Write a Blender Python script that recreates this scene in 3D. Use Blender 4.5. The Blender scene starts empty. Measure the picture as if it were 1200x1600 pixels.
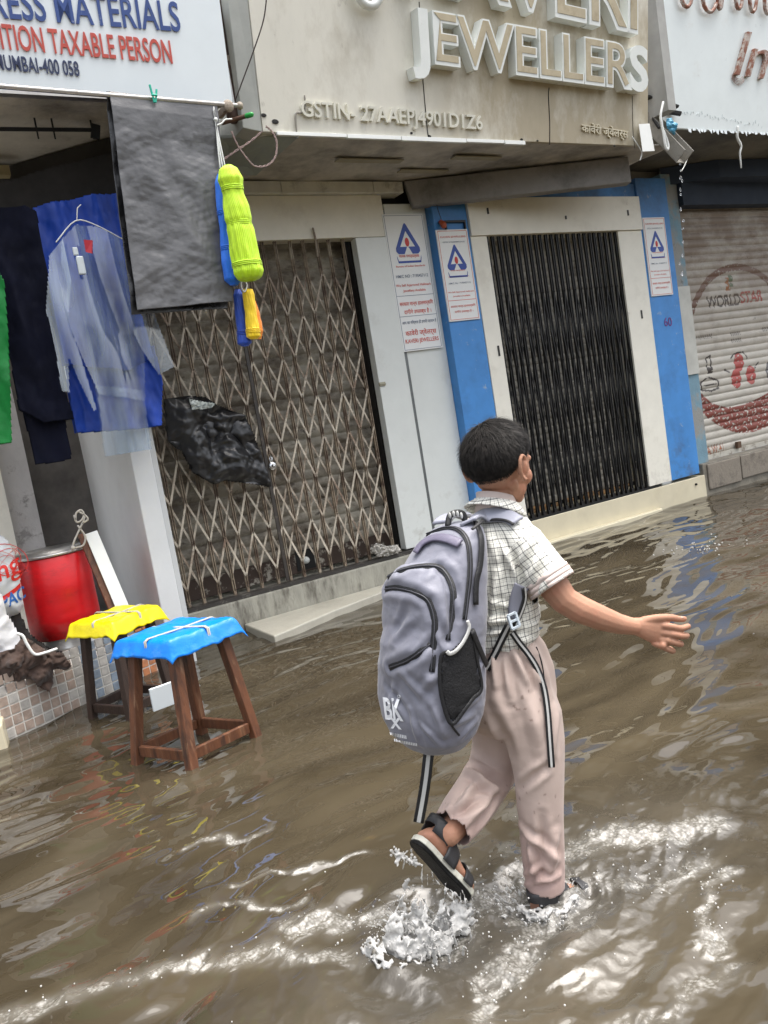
import bpy, bmesh, math, random
import numpy as np
from mathutils import Vector, Matrix, noise as mnoise
from mathutils.bvhtree import BVHTree
random.seed(7); rng = np.random.default_rng(7)
sc = bpy.context.scene
COL = sc.collection

# ------------------------------------------------------------------ camera frame (photograph 1200 x 1600)
FPX = 1240.0; HC = 1.35
RW = np.array([[0.85, -0.198, 0.487], [-0.5, -0.019, 0.866], [-0.163, -0.98, -0.115]])
def _unit(v): v = np.asarray(v, float); return v/np.linalg.norm(v)
_X = _unit([2764-600., 295-800., FPX]); _s = .166; _D = -FPX*FPX/((2764-600.)*_s+(295-800.))
_dn = _unit([_s*_D, _D, FPX]); _dn = _unit(_dn-_X*_dn.dot(_X))
_Y = np.cross(_X, -_dn); _Y = _Y if _Y[2] > 0 else -_Y
RW = np.array([_X, _Y, -_dn])          # rows: world axes in camera coordinates
CC = np.array([0, 0, HC])
def ray(px, py): return RW @ np.array([px-600., py-800., FPX])
def atY(px, py, Y): r = ray(px, py); return CC+r*(Y/r[1])
def atZ(px, py, z): r = ray(px, py); return CC+r*((z-HC)/r[2])
def atD(px, py, d): r = ray(px, py)/FPX; return CC+r*d
def atPlane(px, py, O, n): r = ray(px, py); O = np.array(O); n = np.array(n); return CC+r*((O-CC).dot(n)/r.dot(n))
def projv(P):
    c = (np.asarray(P)-CC) @ RW
    return np.stack([c[..., 0]/c[..., 2]*FPX+600, c[..., 1]/c[..., 2]*FPX+800], -1)

# ------------------------------------------------------------------ materials
MATS = {}
def lin(c):
    return tuple(((x/255.)/12.92 if x/255. <= .04045 else (((x/255.)+.055)/1.055)**2.4) for x in c)
def M(name, col, rough=.6, metal=0, var=.12, scale=6, bump=0, bscale=40, dirt_tones=None, spec=.5, trans=0, sss=0, stretch=(1, 1, 1), coat=0, sheen=0, attr=None, zone=None, bdist=.01):
    if name in MATS: return MATS[name]
    m = bpy.data.materials.new(name); m.use_nodes = True; nt = m.node_tree; N = nt.nodes; L = nt.links
    b = N['Principled BSDF']; tc = N.new('ShaderNodeTexCoord'); mp = N.new('ShaderNodeMapping'); mp.inputs['Scale'].default_value = stretch
    L.new(tc.outputs['Object'], mp.inputs[0])
    def noise(s, det=5, r=.6):
        n = N.new('ShaderNodeTexNoise'); n.inputs['Scale'].default_value = s; n.inputs['Detail'].default_value = det; n.inputs['Roughness'].default_value = r
        L.new(mp.outputs[0], n.inputs['Vector']); return n
    def ramp(src, a, bb):
        r = N.new('ShaderNodeMapRange'); r.inputs[1].default_value = a; r.inputs[2].default_value = bb; L.new(src, r.inputs[0]); return r.outputs[0]
    def mix(f, a, bb):
        x = N.new('ShaderNodeMix'); x.data_type = 'RGBA'
        if hasattr(f, 'links'): L.new(f, x.inputs[0])
        else: x.inputs[0].default_value = f
        for i, v in ((6, a), (7, bb)):
            if hasattr(v, 'links'): L.new(v, x.inputs[i])
            else: x.inputs[i].default_value = (*v[:3], 1)
        return x.outputs[2]
    n1 = noise(scale)
    c = mix(ramp(n1.outputs[0], .3, .7), tuple(x*(1-var) for x in col), tuple(min(1, x*(1+var)) for x in col))
    if attr:
        a = N.new('ShaderNodeAttribute'); a.attribute_name = attr; c = mix(a.outputs['Alpha'], c, a.outputs['Color'])
    for d in (dirt_tones or []):
        dc, lo, hi, ds, amt = d[:5]
        nn = noise(ds, 8, .68); f = ramp(nn.outputs[0], lo, hi)
        mm = N.new('ShaderNodeMath'); mm.operation = 'MULTIPLY'; mm.inputs[1].default_value = amt; L.new(f, mm.inputs[0])
        if len(d) > 5:      # this layer lies on one stretch of the surface only: (axis, from, to)
            ax, z0_, z1_ = d[5]; sx = N.new('ShaderNodeSeparateXYZ'); L.new(tc.outputs['Object'], sx.inputs[0]); q = ramp(sx.outputs[ax], z0_, z1_); m3 = N.new('ShaderNodeMath'); m3.operation = 'MULTIPLY'; L.new(mm.outputs[0], m3.inputs[0]); L.new(q, m3.inputs[1]); mm = m3
        c = mix(mm.outputs[0], c, dc)
    L.new(c, b.inputs['Base Color']) if hasattr(c, 'links') else None
    b.inputs['Roughness'].default_value = rough; b.inputs['Metallic'].default_value = metal
    b.inputs['Specular IOR Level'].default_value = spec
    b.inputs['Transmission Weight'].default_value = trans
    b.inputs['Coat Weight'].default_value = coat
    b.inputs['Sheen Weight'].default_value = sheen
    if sss: b.inputs['Subsurface Weight'].default_value = sss; b.inputs['Subsurface Radius'].default_value = (.02, .008, .004); b.inputs['Subsurface Scale'].default_value = .5
    if var and rough > .2:
        rr = N.new('ShaderNodeMapRange'); rr.inputs[3].default_value = rough*.8; rr.inputs[4].default_value = min(1, rough*1.2)
        L.new(noise(scale*3).outputs[0], rr.inputs[0]); L.new(rr.outputs[0], b.inputs['Roughness'])
    if bump:
        bp = N.new('ShaderNodeBump'); bp.inputs['Strength'].default_value = min(1, bump); bp.inputs['Distance'].default_value = bdist
        L.new(noise(bscale, 6, .65).outputs[0], bp.inputs['Height']); L.new(bp.outputs[0], b.inputs['Normal'])
    MATS[name] = m
    return m

# ------------------------------------------------------------------ object plumbing
def tag(o, label=None, cat=None, group=None, kind=None):
    if label: o['label'] = label
    if cat: o['category'] = cat
    if group: o['group'] = group
    if kind: o['kind'] = kind
    return o
def thing(name, label, cat, loc=(0, 0, 0), group=None):
    o = bpy.data.objects.new(name, None); COL.objects.link(o); o.location = [float(x) for x in loc]; o.empty_display_size = .1
    return tag(o, label, cat, group)
def mesh_obj(name, me, mat=None, parent=None, smooth=False):
    o = bpy.data.objects.new(name, me); COL.objects.link(o)
    if mat is not None:
        me.materials.clear(); me.materials.append(mat)
    if smooth: me.polygons.foreach_set('use_smooth', [True]*len(me.polygons))
    if parent is not None:
        o.parent = parent
        if parent.type == 'EMPTY': o.location = -parent.location
    return o
class MB:
    """collects shapes in world coordinates, then links them as one mesh"""
    def __init__(s): s.v = []; s.f = []
    def add(s, vs, fs):
        n = len(s.v); s.v += [tuple(map(float, v)) for v in vs]; s.f += [tuple(i+n for i in f) for f in fs]; return s
    def box(s, x0, x1, y0, y1, z0, z1):
        return s.hexa([(x0, y0, z0), (x1, y0, z0), (x1, y1, z0), (x0, y1, z0)], [(x0, y0, z1), (x1, y0, z1), (x1, y1, z1), (x0, y1, z1)])
    def hexa(s, b, t):
        return s.add(list(b)+list(t), [(3, 2, 1, 0), (4, 5, 6, 7), (0, 1, 5, 4), (1, 2, 6, 5), (2, 3, 7, 6), (3, 0, 4, 7)])
    def prism(s, poly, d):
        n = len(poly); d = np.array(d, float); P = [np.array(p, float) for p in poly]
        vs = P+[p+d for p in P]
        return s.add(vs, [tuple(range(n-1, -1, -1)), tuple(range(n, 2*n))]+[(i, (i+1) % n, n+(i+1) % n, n+i) for i in range(n)])
    def bar(s, a, b, w, t, up=(0, 0, 1)):
        a = np.array(a, float); b = np.array(b, float); d = _unit(b-a); u = np.array(up, float)
        if abs(d.dot(u)) > .95: u = np.array([0, 1., 0])
        r = _unit(np.cross(d, u))*w/2; q = _unit(np.cross(r, d))*t/2
        return s.hexa([a-r-q, a+r-q, a+r+q, a-r+q], [b-r-q, b+r-q, b+r+q, b-r+q])
    def tube(s, path, rad, n=8, cap=True, fl=1.0, up=None):
        P = [np.array(p, float) for p in path]; R = rad if hasattr(rad, '__len__') else [rad]*len(P)
        if cap:   # rounded ends
            d0 = _unit(P[1]-P[0]); d1 = _unit(P[-1]-P[-2]); PP = []; RR = []
            for k in (1., .85, .5): PP.append(P[0]-d0*R[0]*k); RR.append(R[0]*math.sqrt(max(0, 1-k*k))+1e-5)
            PP += P; RR += list(R)
            for k in (.5, .85, 1.): PP.append(P[-1]+d1*R[-1]*k); RR.append(R[-1]*math.sqrt(max(0, 1-k*k))+1e-5)
            P, R = PP, RR
        vs = []; fs = []; u = None
        for i, p in enumerate(P):
            t = _unit(P[min(i+1, len(P)-1)]-P[max(i-1, 0)])
            if u is None:
                u = np.array(up, float) if up is not None else np.array([0, 0, 1.])
                if abs(t.dot(_unit(u))) > .9: u = np.array([1., 0, 0])
            u = u-t*u.dot(t); u = _unit(u); w = np.cross(t, u)
            for k in range(n):
                a = 2*math.pi*k/n; vs.append(p+u*math.cos(a)*R[i]*fl+w*math.sin(a)*R[i])
        m = len(P)
        for i in range(m-1):
            for k in range(n): fs.append((i*n+k, i*n+(k+1) % n, (i+1)*n+(k+1) % n, (i+1)*n+k))
        fs.append(tuple(range(n-1, -1, -1))); fs.append(tuple((m-1)*n+k for k in range(n)))
        return s.add(vs, fs)
    def loft(s, rings):
        n = len(rings[0]); vs = [p for r in rings for p in r]; fs = []
        for i in range(len(rings)-1):
            for k in range(n): fs.append((i*n+k, i*n+(k+1) % n, (i+1)*n+(k+1) % n, (i+1)*n+k))
        fs.append(tuple(range(n-1, -1, -1))); fs.append(tuple((len(rings)-1)*n+k for k in range(n)))
        return s.add(vs, fs)
    def ball(s, c, r, ax=None, n=10, m=8):
        """ellipsoid: r scalar or 3 radii along the columns of ax"""
        c = np.array(c, float); r = np.array([r]*3 if np.isscalar(r) else r, float); A = np.eye(3) if ax is None else np.array(ax, float).T
        vs = [c+A@(r*np.array([0, 0, 1.]))]; fs = []
        for i in range(1, m):
            th = math.pi*i/m
            for k in range(n):
                ph = 2*math.pi*k/n; vs.append(c+A@(r*np.array([math.sin(th)*math.cos(ph), math.sin(th)*math.sin(ph), math.cos(th)])))
        vs.append(c-A@(r*np.array([0, 0, 1.])))
        for k in range(n): fs.append((0, 1+k, 1+(k+1) % n))
        for i in range(m-2):
            for k in range(n): fs.append((1+i*n+k, 1+(i+1)*n+k, 1+(i+1)*n+(k+1) % n, 1+i*n+(k+1) % n))
        q = len(vs)-1
        for k in range(n): fs.append((q, 1+(m-2)*n+(k+1) % n, 1+(m-2)*n+k))
        return s.add(vs, fs)
    def grid(s, P):
        """P: array (nu, nv, 3)"""
        nu, nv = P.shape[:2]; return s.add(P.reshape(-1, 3), [(i*nv+j, (i+1)*nv+j, (i+1)*nv+j+1, i*nv+j+1) for i in range(nu-1) for j in range(nv-1)])
    def mesh(s, name='m'):
        me = bpy.data.meshes.new(name); me.from_pydata(s.v, [], s.f); me.validate(); me.update(); return me
    def build(s, name, mat, parent=None, smooth=False, bevel=0, solid=0, fixn=False):
        me = s.mesh(name)
        if fixn:
            bm = bmesh.new(); bm.from_mesh(me); bmesh.ops.recalc_face_normals(bm, faces=bm.faces); bm.to_mesh(me); bm.free()
        o = mesh_obj(name, me, mat, parent, smooth)
        if bevel:
            b = o.modifiers.new('b', 'BEVEL'); b.width = bevel; b.segments = 2; b.limit_method = 'ANGLE'; b.angle_limit = .6
        if solid:
            q = o.modifiers.new('s', 'SOLIDIFY'); q.thickness = solid; q.offset = 0
        return o
def evald(o):
    dg = bpy.context.evaluated_depsgraph_get(); me = bpy.data.meshes.new_from_object(o.evaluated_get(dg)); return me
def remesh(mb, voxel, smooth_it=6, fac=.5):
    """union of overlapping shapes as one continuous surface"""
    me = mb.mesh('tmp'); bm = bmesh.new(); bm.from_mesh(me); bmesh.ops.recalc_face_normals(bm, faces=bm.faces); bm.to_mesh(me); bm.free()
    o = bpy.data.objects.new('tmp', me); COL.objects.link(o)
    r = o.modifiers.new('r', 'REMESH'); r.mode = 'VOXEL'; r.voxel_size = voxel; r.adaptivity = 0
    if smooth_it:
        q = o.modifiers.new('q', 'SMOOTH'); q.factor = fac; q.iterations = smooth_it
    bpy.context.view_layer.update()
    out = evald(o); bpy.data.objects.remove(o); bpy.data.meshes.remove(me)
    return out
def vget(me):
    a = np.empty(len(me.vertices)*3); me.vertices.foreach_get('co', a); return a.reshape(-1, 3)
def vset(me, V): me.vertices.foreach_set('co', V.ravel()); me.update()
def vnorm(me):
    a = np.empty(len(me.vertices)*3); me.vertices.foreach_get('normal', a); return a.reshape(-1, 3)
# vectorised gradient noise
_perm = rng.permutation(512); _g = rng.normal(size=(512, 3)); _g /= np.linalg.norm(_g, axis=1)[:, None]
def gn(P):
    P = np.asarray(P, float)
    if P.shape[-1] == 2: P = np.concatenate([P, np.zeros(P.shape[:-1]+(1,))], -1)
    I = np.floor(P).astype(int); F = P-I; U = F*F*F*(F*(F*6-15)+10); out = 0
    for a in (0, 1):
        for b in (0, 1):
            for c in (0, 1):
                h = _perm[(_perm[(_perm[(I[..., 0]+a) & 511]+I[..., 1]+b) & 511]+I[..., 2]+c) & 511]
                d = F-np.array([a, b, c]); w = (U[..., 0] if a else 1-U[..., 0])*(U[..., 1] if b else 1-U[..., 1])*(U[..., 2] if c else 1-U[..., 2])
                out = out+w*(_g[h]*d).sum(-1)
    return out*1.6
def fbm(P, o=4, g=.5):
    s = 0; a = 1
    for i in range(o): s = s+a*gn(np.asarray(P)*(2.03**i)+i*7.3); a *= g
    return s
def ridge(P, o=3):
    s = 0; a = 1
    for i in range(o): s = s+a*(1-np.abs(gn(np.asarray(P)*(2.1**i)+i*5.1))*2.2); a *= .5
    return s
def sstep(a, b, x): t = np.clip((x-a)/(b-a), 0, 1); return t*t*(3-2*t)
def inpoly(px, py, poly):
    r = np.zeros(np.shape(px), bool); n = len(poly)
    for i in range(n):
        x0, y0 = poly[i]; x1, y1 = poly[(i+1) % n]
        if y0 == y1: continue
        c = ((y0 > py) != (y1 > py)) & (px < (x1-x0)*(py-y0)/(y1-y0)+x0); r ^= c
    return r
def crease(A, B, seed, n, f):
    """straight folds of crumpled film: random triangle waves, each on its own patch"""
    r_ = np.random.default_rng(seed); s = 0
    for i in range(n):
        t = r_.uniform(0, math.pi); k = f*r_.uniform(.5, 1.7); q = (A*math.cos(t)+B*math.sin(t))*k+r_.uniform(0, 1)+.25*gn(np.stack([A*2.5+i*3.1, B*2.5], -1))
        s = s+np.abs(q % 1-.5)*2*sstep(-.05, .35, gn(np.stack([A*f*.35+i*7.7+seed, B*f*.35], -1)))/(k/f)
    return s
def spline(P, n=8):
    P = [np.array(p, float) for p in P]; out = []
    Q = [2*P[0]-P[1]]+P+[2*P[-1]-P[-2]]
    for i in range(1, len(Q)-2):
        for k in range(n):
            t = k/n; a, b, c, d = Q[i-1:i+3]
            out.append(.5*((2*b)+(c-a)*t+(2*a-5*b+4*c-d)*t*t+(3*b-a-3*c+d)*t**3))
    return out+[P[-1]]
# lettering
def text_geo(s, extrude=0, offset=0, shear=0, spacing=1.0):
    cu = bpy.data.curves.new('t', 'FONT'); cu.body = s; cu.size = 1; cu.extrude = extrude; cu.offset = offset; cu.shear = shear; cu.space_character = spacing
    cu.resolution_u = 4
    o = bpy.data.objects.new('t', cu); COL.objects.link(o); bpy.context.view_layer.update()
    me = evald(o); V = vget(me); F = [tuple(p.vertices) for p in me.polygons]
    bpy.data.objects.remove(o); bpy.data.curves.remove(cu); bpy.data.meshes.remove(me)
    return V, F
def put_text(mb, s, O, ux, uy, W=None, H=None, depth=0., extrude_ratio=None, offset=0, shear=0, center=False, spacing=1.0, keep=None):
    """lay the text on the plane O+ux*x+uy*y, fitted to width W and height H, standing depth out of it"""
    V, F = text_geo(s, .5 if extrude_ratio else 0, offset, shear, spacing)
    if len(V) == 0: return
    lo = V.min(0); hi = V.max(0); V = V-np.array([lo[0], 0 if lo[1] > -.05 else 0, 0]); 
    sy = H/(hi[1]) if H else 1; sx = W/(hi[0]-lo[0]) if W else sy
    ux = _unit(ux); uy = _unit(uy); n = np.cross(ux, uy); O = np.array(O, float)
    z = (V[:, 2]+.5)*extrude_ratio if extrude_ratio else np.zeros(len(V))
    X = V[:, 0]*sx-((hi[0]-lo[0])*sx/2 if center else 0)
    P = O+X[:, None]*ux+(V[:, 1]*sy)[:, None]*uy+(z+depth)[:, None]*n
    if keep is not None:
        F = [f for f in F if keep(X[list(f)].mean()/((hi[0]-lo[0])*sx))]
    mb.add(P, F)
# ================================================================== MATERIALS
cream = M('cream_paint', lin((236, 233, 220)), .45, dirt_tones=[((.34, .29, .20), .56, .8, 2.2, .4), ((.20, .17, .12), .5, .72, 6, .6, (2, .8, .25)), ((.12, .10, .07), .66, .76, 9, .4)], var=.05)
white_p = M('white_paint', lin((232, 234, 230)), .4, dirt_tones=[((.35, .32, .26), .6, .85, 3, .3)], var=.04)
laminate = M('white_laminate', lin((222, 226, 222)), .22, dirt_tones=[((.3, .28, .22), .6, .8, 2.3, .35), ((.22, .19, .13), .52, .72, 6, .6, (2, .9, .25))], var=.03)
blue_p = M('blue_paint', lin((70, 138, 205)), .5, dirt_tones=[((.03, .08, .2), .5, .75, 2.5, .5), ((.42, .48, .52), .62, .68, 11, .6), ((.10, .10, .09), .5, .7, 5, .75, (2, .8, .25)), ((.03, .05, .1), .4, .7, 3, .8, (2, 2.4, 3.2))], var=.08)  # last layer darkens the blue towards the top
navy_p = M('dark_navy', lin((34, 46, 62)), .7, var=.2, scale=2)
concrete = M('wet_concrete', (.22, .20, .16), .5, dirt_tones=[((.06, .055, .045), .45, .7, 4, .8), ((.42, .40, .34), .6, .75, 7, .6)], bump=.5, bscale=30, var=.2)
concrete_d = M('stained_concrete', (.33, .32, .27), .7, dirt_tones=[((.07, .06, .045), .5, .68, 5, .85), ((.5, .48, .42), .62, .75, 8, .5)], bump=.5, bscale=25, var=.2, stretch=(2.5, 1, .7))
marble = M('cream_marble', (.66, .60, .44), .2, dirt_tones=[((.40, .33, .2), .5, .85, 1.7, .5), ((.15, .13, .09), .68, .78, 9, .4)], var=.05)
soffit_m = M('grimy_soffit', (.50, .47, .42), .8, dirt_tones=[((.05, .045, .04), .45, .7, 1.6, .8), ((.4, .36, .27), .64, .74, 1.1, .6)], bump=.4, bscale=14, var=.2)
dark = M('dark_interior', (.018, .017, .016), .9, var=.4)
black_metal = M('black_iron', (.004, .004, .004), .45, dirt_tones=[((.12, .06, .03), .62, .75, 25, .5)], var=.3, scale=20)
steel = M('worn_steel', (.42, .40, .37), .38, metal=.8, dirt_tones=[((.12, .07, .04), .55, .75, 14, .7)], var=.2, scale=14)
rust_metal = M('rusty_cream_iron', (.56, .50, .40), .6, dirt_tones=[((.17, .09, .05), .47, .66, 6, .85), ((.16, .11, .08), .25, .5, 1.2, .6, (2, 1.9, 2.8)), ((.04, .025, .015), .55, .7, 19, .8)], var=.25, scale=5, bump=.4, bscale=90)  # one brown layer grows stronger towards the top of the bars
shutter_m = M('weathered_shutter', (.40, .37, .30), .6, dirt_tones=[((.10, .075, .05), .42, .62, 3.2, .85), ((.035, .02, .012), .58, .68, 9, .8), ((.5, .47, .4), .66, .73, 12, .5)], var=.2, bump=.35, bscale=50, stretch=(1, 1, 1.6))
shutter2_m = M('pale_shutter', (.50, .47, .40), .55, dirt_tones=[((.12, .09, .06), .5, .7, 4, .7)], var=.2, bump=.2)
shutter3_m = M('painted_shutter', (.50, .47, .41), .5, dirt_tones=[((.17, .12, .085), .28, .56, 1.6, .85, (2, 1.4, 2.5)), ((.16, .11, .07), .56, .76, 2.4, .6), ((.05, .03, .02), .64, .72, 16, .7)], var=.1, attr='paint', bump=.25, stretch=(1, 1, 1.5))

# ================================================================== GROUND, WATER
FX, FY = 1.20, 1.62           # planted foot
LX, LY = 0.93, 1.74           # lifted foot, where it tears the water
def axis(segs):
    out = [segs[0][0]]
    for a, b, da, db in segs:
        x = a; L = b-a
        while x < b-1e-6:
            st = da+(db-da)*(x-a)/L; x = min(b, x+st); out.append(x)
    return np.array(out)
gx = axis([(-60, -8, 20, 8), (-8, -.8, 1.2, .05), (-.8, -.2, .02, .006), (-.2, .5, .006, .0045), (.5, 2.0, .0042, .0042), (2.0, 3.0, .0045, .009), (3.0, 9.5, .009, .03), (9.5, 20, .1, 3), (20, 80, 5, 30)])
gy = axis([(-60, -6, 20, 6), (-6, .6, 1, .05), (.6, .9, .02, .005), (.9, 2.3, .0042, .0042), (2.3, 3.0, .0045, .008), (3.0, 5.75, .008, .016), (5.75, 12, .1, 2)])
GX, GY = np.meshgrid(gx, gy, indexing='ij')
def seg_d(X, Y, pts):
    d = np.full(X.shape, 9.)
    for (a, b) in zip(pts[:-1], pts[1:]):
        ax, ay = a; bx, by = b; t = np.clip(((X-ax)*(bx-ax)+(Y-ay)*(by-ay))/((bx-ax)**2+(by-ay)**2), 0, 1)
        d = np.minimum(d, np.hypot(X-ax-t*(bx-ax), Y-ay-t*(by-ay)))
    return d
FOAM = [  # foam lines lying on the water: points, width, strength
    ([(-.12, 2.23), (.05, 2.19), (.30, 2.10), (.50, 2.0), (.66, 1.86), (.80, 1.76)], .030, .85),
    ([(.62, 2.02), (.80, 1.92), (.97, 1.80)], .035, 1.0),
    ([(.84, 1.40), (.92, 1.45), (1.03, 1.50), (1.16, 1.58), (1.22, 1.60)], .045, 1.1),
    ([(.93, 1.76), (1.05, 1.72), (1.18, 1.66), (1.34, 1.74), (1.52, 1.72), (1.80, 1.54)], .065, 1.0),
    ([(1.30, 1.60), (1.45, 1.50), (1.62, 1.45)], .05, .7),
    ([(1.36, 1.22), (1.46, 1.30), (1.62, 1.38)], .03, .85),
    ([(1.00, 1.20), (1.15, 1.15), (1.35, 1.17)], .03, .7),
    ([(.50, 2.72), (.62, 2.66), (.80, 2.62)], .012, .95),
    ([(.60, 2.36), (.80, 2.28), (.98, 2.2)], .012, .8),
    ([(.42, 2.32), (.56, 2.22), (.72, 2.1)], .016, .8),
]
def turb(X, Y):
    """how broken the surface is (0 calm, 1 white water)"""
    m = np.zeros(X.shape); k = (X > -.6) & (X < 2.7) & (Y > .7) & (Y < 3.2); x = X[k]; y = Y[k]
    wx = .06*fbm(np.stack([x*5, y*5], -1), 3); wy = .06*fbm(np.stack([x*5+5, y*5+2], -1), 3); t = np.zeros(x.shape)
    for pts, w, st in FOAM: d = seg_d(x+wx, y+wy, pts); t = np.maximum(t, st*np.exp(-(d/(w*1.25))**2))
    for cx, cy, r0 in ((FX, FY, .15), (LX, LY, .13)): r = np.hypot(x-cx, y-cy); t = np.maximum(t, .95*np.exp(-(np.maximum(0, r-.04)/r0)**2))
    t = np.maximum(t, .5*np.exp(-((x-1.2)**2/.45+(y-1.6)**2/.10)))
    m[k] = np.clip(t*(1+.3*fbm(np.stack([x*9, y*9], -1), 2)), 0, 1.1); return m
GT = None
def water_h(X, Y):
    wx = .10*gn(np.stack([X*1.1, Y*1.1], -1)); wy = .13*gn(np.stack([X*1.2+9, Y*1.2+3], -1))
    x = X+wx; y = Y+wy; c, s = math.cos(.18), math.sin(.18)
    u = x*c+y*s; v = -x*s+y*c
    near = np.exp(-((X-1.1)**2+(Y-1.6)**2)/1.2)
    h = .020*gn(np.stack([u*.8, v*2.2], -1))
    a1 = gn(np.stack([u*1.9+4, v*5.0], -1)); h += .018*np.sign(a1)*np.abs(a1)**1.25
    h += .0068*gn(np.stack([u*4.2+1, v*10.5], -1))*(1+.5*gn(np.stack([X*1.5, Y*1.5+7], -1)))
    pm_ = sstep(-.15, .45, gn(np.stack([X*1.7+3, Y*1.7], -1)))
    h += (.0008*pm_+.0009*near)*gn(np.stack([u*11, v*25.], -1))+.0003*pm_*gn(np.stack([u*30, v*55.], -1))
    # crossing set coming off the walls
    u2 = x*.55+y*.83; v2 = -x*.83+y*.55
    h += .0032*gn(np.stack([u2*7., v2*3.0], -1))+.0006*gn(np.stack([u2*22., v2*9.], -1))
    # wakes thrown by the feet
    for (cx, cy, A, ph) in ((FX, FY, .018, 0), (LX, LY, .014, 1.3)):
        r = np.hypot((X-cx), (Y-cy))+.07*gn(np.stack([X*4, Y*4], -1))
        h += A*np.cos(r*30+ph)*np.exp(-r*2.6)*(1-np.exp(-r*18))
    T = turb(X, Y)
    h += T*(.010*(ridge(np.stack([x*9, y*12], -1), 2)-.8)+.0046*gn(np.stack([X*26, Y*30], -1))+.0013*gn(np.stack([X*70, Y*70], -1)))
    for (cx, cy) in ((.749, 3.378), (1.086, 3.475), (.58, 3.675), (.543, 4.57), (5.1, 4.4)):
        r = np.hypot(X-cx, Y-cy); h += .0022*np.cos(r*75)*np.exp(-r*9)
    fade = np.exp(-np.maximum(0, np.hypot(X-2, Y-3)-9)/6)
    return h*fade
GZ = water_h(GX, GY); fm = turb(GX, GY)
me = bpy.data.meshes.new('water'); nu, nv = GX.shape
me.vertices.add(nu*nv); me.vertices.foreach_set('co', np.stack([GX, GY, GZ], -1).ravel())
ii, jj = np.meshgrid(np.arange(nu-1), np.arange(nv-1), indexing='ij'); a = (ii*nv+jj).ravel()
q = np.stack([a, a+nv, a+nv+1, a+1], -1).astype(np.int32); nf = len(q)
me.loops.add(nf*4); me.loops.foreach_set('vertex_index', q.ravel()); me.polygons.add(nf)
me.polygons.foreach_set('loop_start', np.arange(nf, dtype=np.int32)*4); me.polygons.foreach_set('use_smooth', np.ones(nf, bool)); me.update(calc_edges=True)
at = me.attributes.new('foam', 'FLOAT', 'POINT'); at.data.foreach_set('value', fm.ravel().astype(np.float32))
wm = bpy.data.materials.new('muddy_water'); wm.use_nodes = True; nt = wm.node_tree; N = nt.nodes; L = nt.links; b = N['Principled BSDF']
tc = N.new('ShaderNodeTexCoord'); mp = N.new('ShaderNodeMapping'); mp.inputs['Scale'].default_value = (.6, 1.6, 1); mp.inputs['Rotation'].default_value = (0, 0, -.25); L.new(tc.outputs['Object'], mp.inputs[0])
n1 = N.new('ShaderNodeTexNoise'); n1.inputs['Scale'].default_value = 1.6; n1.inputs['Detail'].default_value = 7; n1.inputs['Distortion'].default_value = 1.2; L.new(mp.outputs[0], n1.inputs['Vector'])
cr = N.new('ShaderNodeValToRGB'); cr.color_ramp.elements[0].position = .32; cr.color_ramp.elements[1].position = .68
cr.color_ramp.elements[0].color = (.032, .025, .015, 1); cr.color_ramp.elements[1].color = (.066, .053, .033, 1); L.new(n1.outputs[0], cr.inputs[0])
fa = N.new('ShaderNodeAttribute'); fa.attribute_name = 'foam'
def wmath(op, a, b2, clamp=False):
    n = N.new('ShaderNodeMath'); n.operation = op; n.use_clamp = clamp
    for i, v in enumerate((a, b2)):
        if hasattr(v, 'links'): L.new(v, n.inputs[i])
        else: n.inputs[i].default_value = v
    return n.outputs[0]
nf2 = N.new('ShaderNodeTexNoise'); nf2.inputs['Scale'].default_value = 22; nf2.inputs['Detail'].default_value = 8; nf2.inputs['Roughness'].default_value = .72; nf2.inputs['Distortion'].default_value = .9; L.new(tc.outputs['Object'], nf2.inputs['Vector'])
vo = N.new('ShaderNodeTexVoronoi'); vo.inputs['Scale'].default_value = 110; L.new(tc.outputs['Object'], vo.inputs['Vector'])
ff = wmath('MULTIPLY', wmath('ADD', wmath('ADD', wmath('MULTIPLY', fa.outputs['Fac'], .62), wmath('MULTIPLY', nf2.outputs[0], 1.5)), -1.10), 5.0, True)
ff = wmath('MULTIPLY', ff, wmath('SUBTRACT', 1.15, wmath('MULTIPLY', vo.outputs[0], 1.1), True), True)
ff = wmath('MULTIPLY', ff, wmath('MULTIPLY', fa.outputs['Fac'], 5, True))
thin = wmath('MULTIPLY', fa.outputs['Fac'], .26)
fz = wmath('MAXIMUM', wmath('MULTIPLY', ff, .8), thin)
mx = N.new('ShaderNodeMix'); mx.data_type = 'RGBA'; L.new(fz, mx.inputs[0]); L.new(cr.outputs[0], mx.inputs[6]); mx.inputs[7].default_value = (.33, .32, .29, 1)
L.new(mx.outputs[2], b.inputs['Base Color'])
rr = N.new('ShaderNodeMapRange'); rr.inputs[3].default_value = .02; rr.inputs[4].default_value = .22; L.new(ff, rr.inputs[0]); L.new(rr.outputs[0], b.inputs['Roughness'])
b.inputs['IOR'].default_value = 1.58
bp = N.new('ShaderNodeBump'); bp.inputs['Strength'].default_value = .5; bp.inputs['Distance'].default_value = .006
bh = wmath('MULTIPLY', wmath('ADD', nf2.outputs[0], wmath('MULTIPLY', vo.outputs[0], .25)), fa.outputs['Fac']); L.new(bh, bp.inputs['Height']); L.new(bp.outputs[0], b.inputs['Normal'])
water = mesh_obj('water', me, wm); tag(water, kind='structure')
asphalt = M('asphalt', (.05, .05, .05), .9, bump=.5)
tag(MB().box(-60, 80, -60, 12, -.45, -.16).build('road', asphalt), kind='structure')

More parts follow.
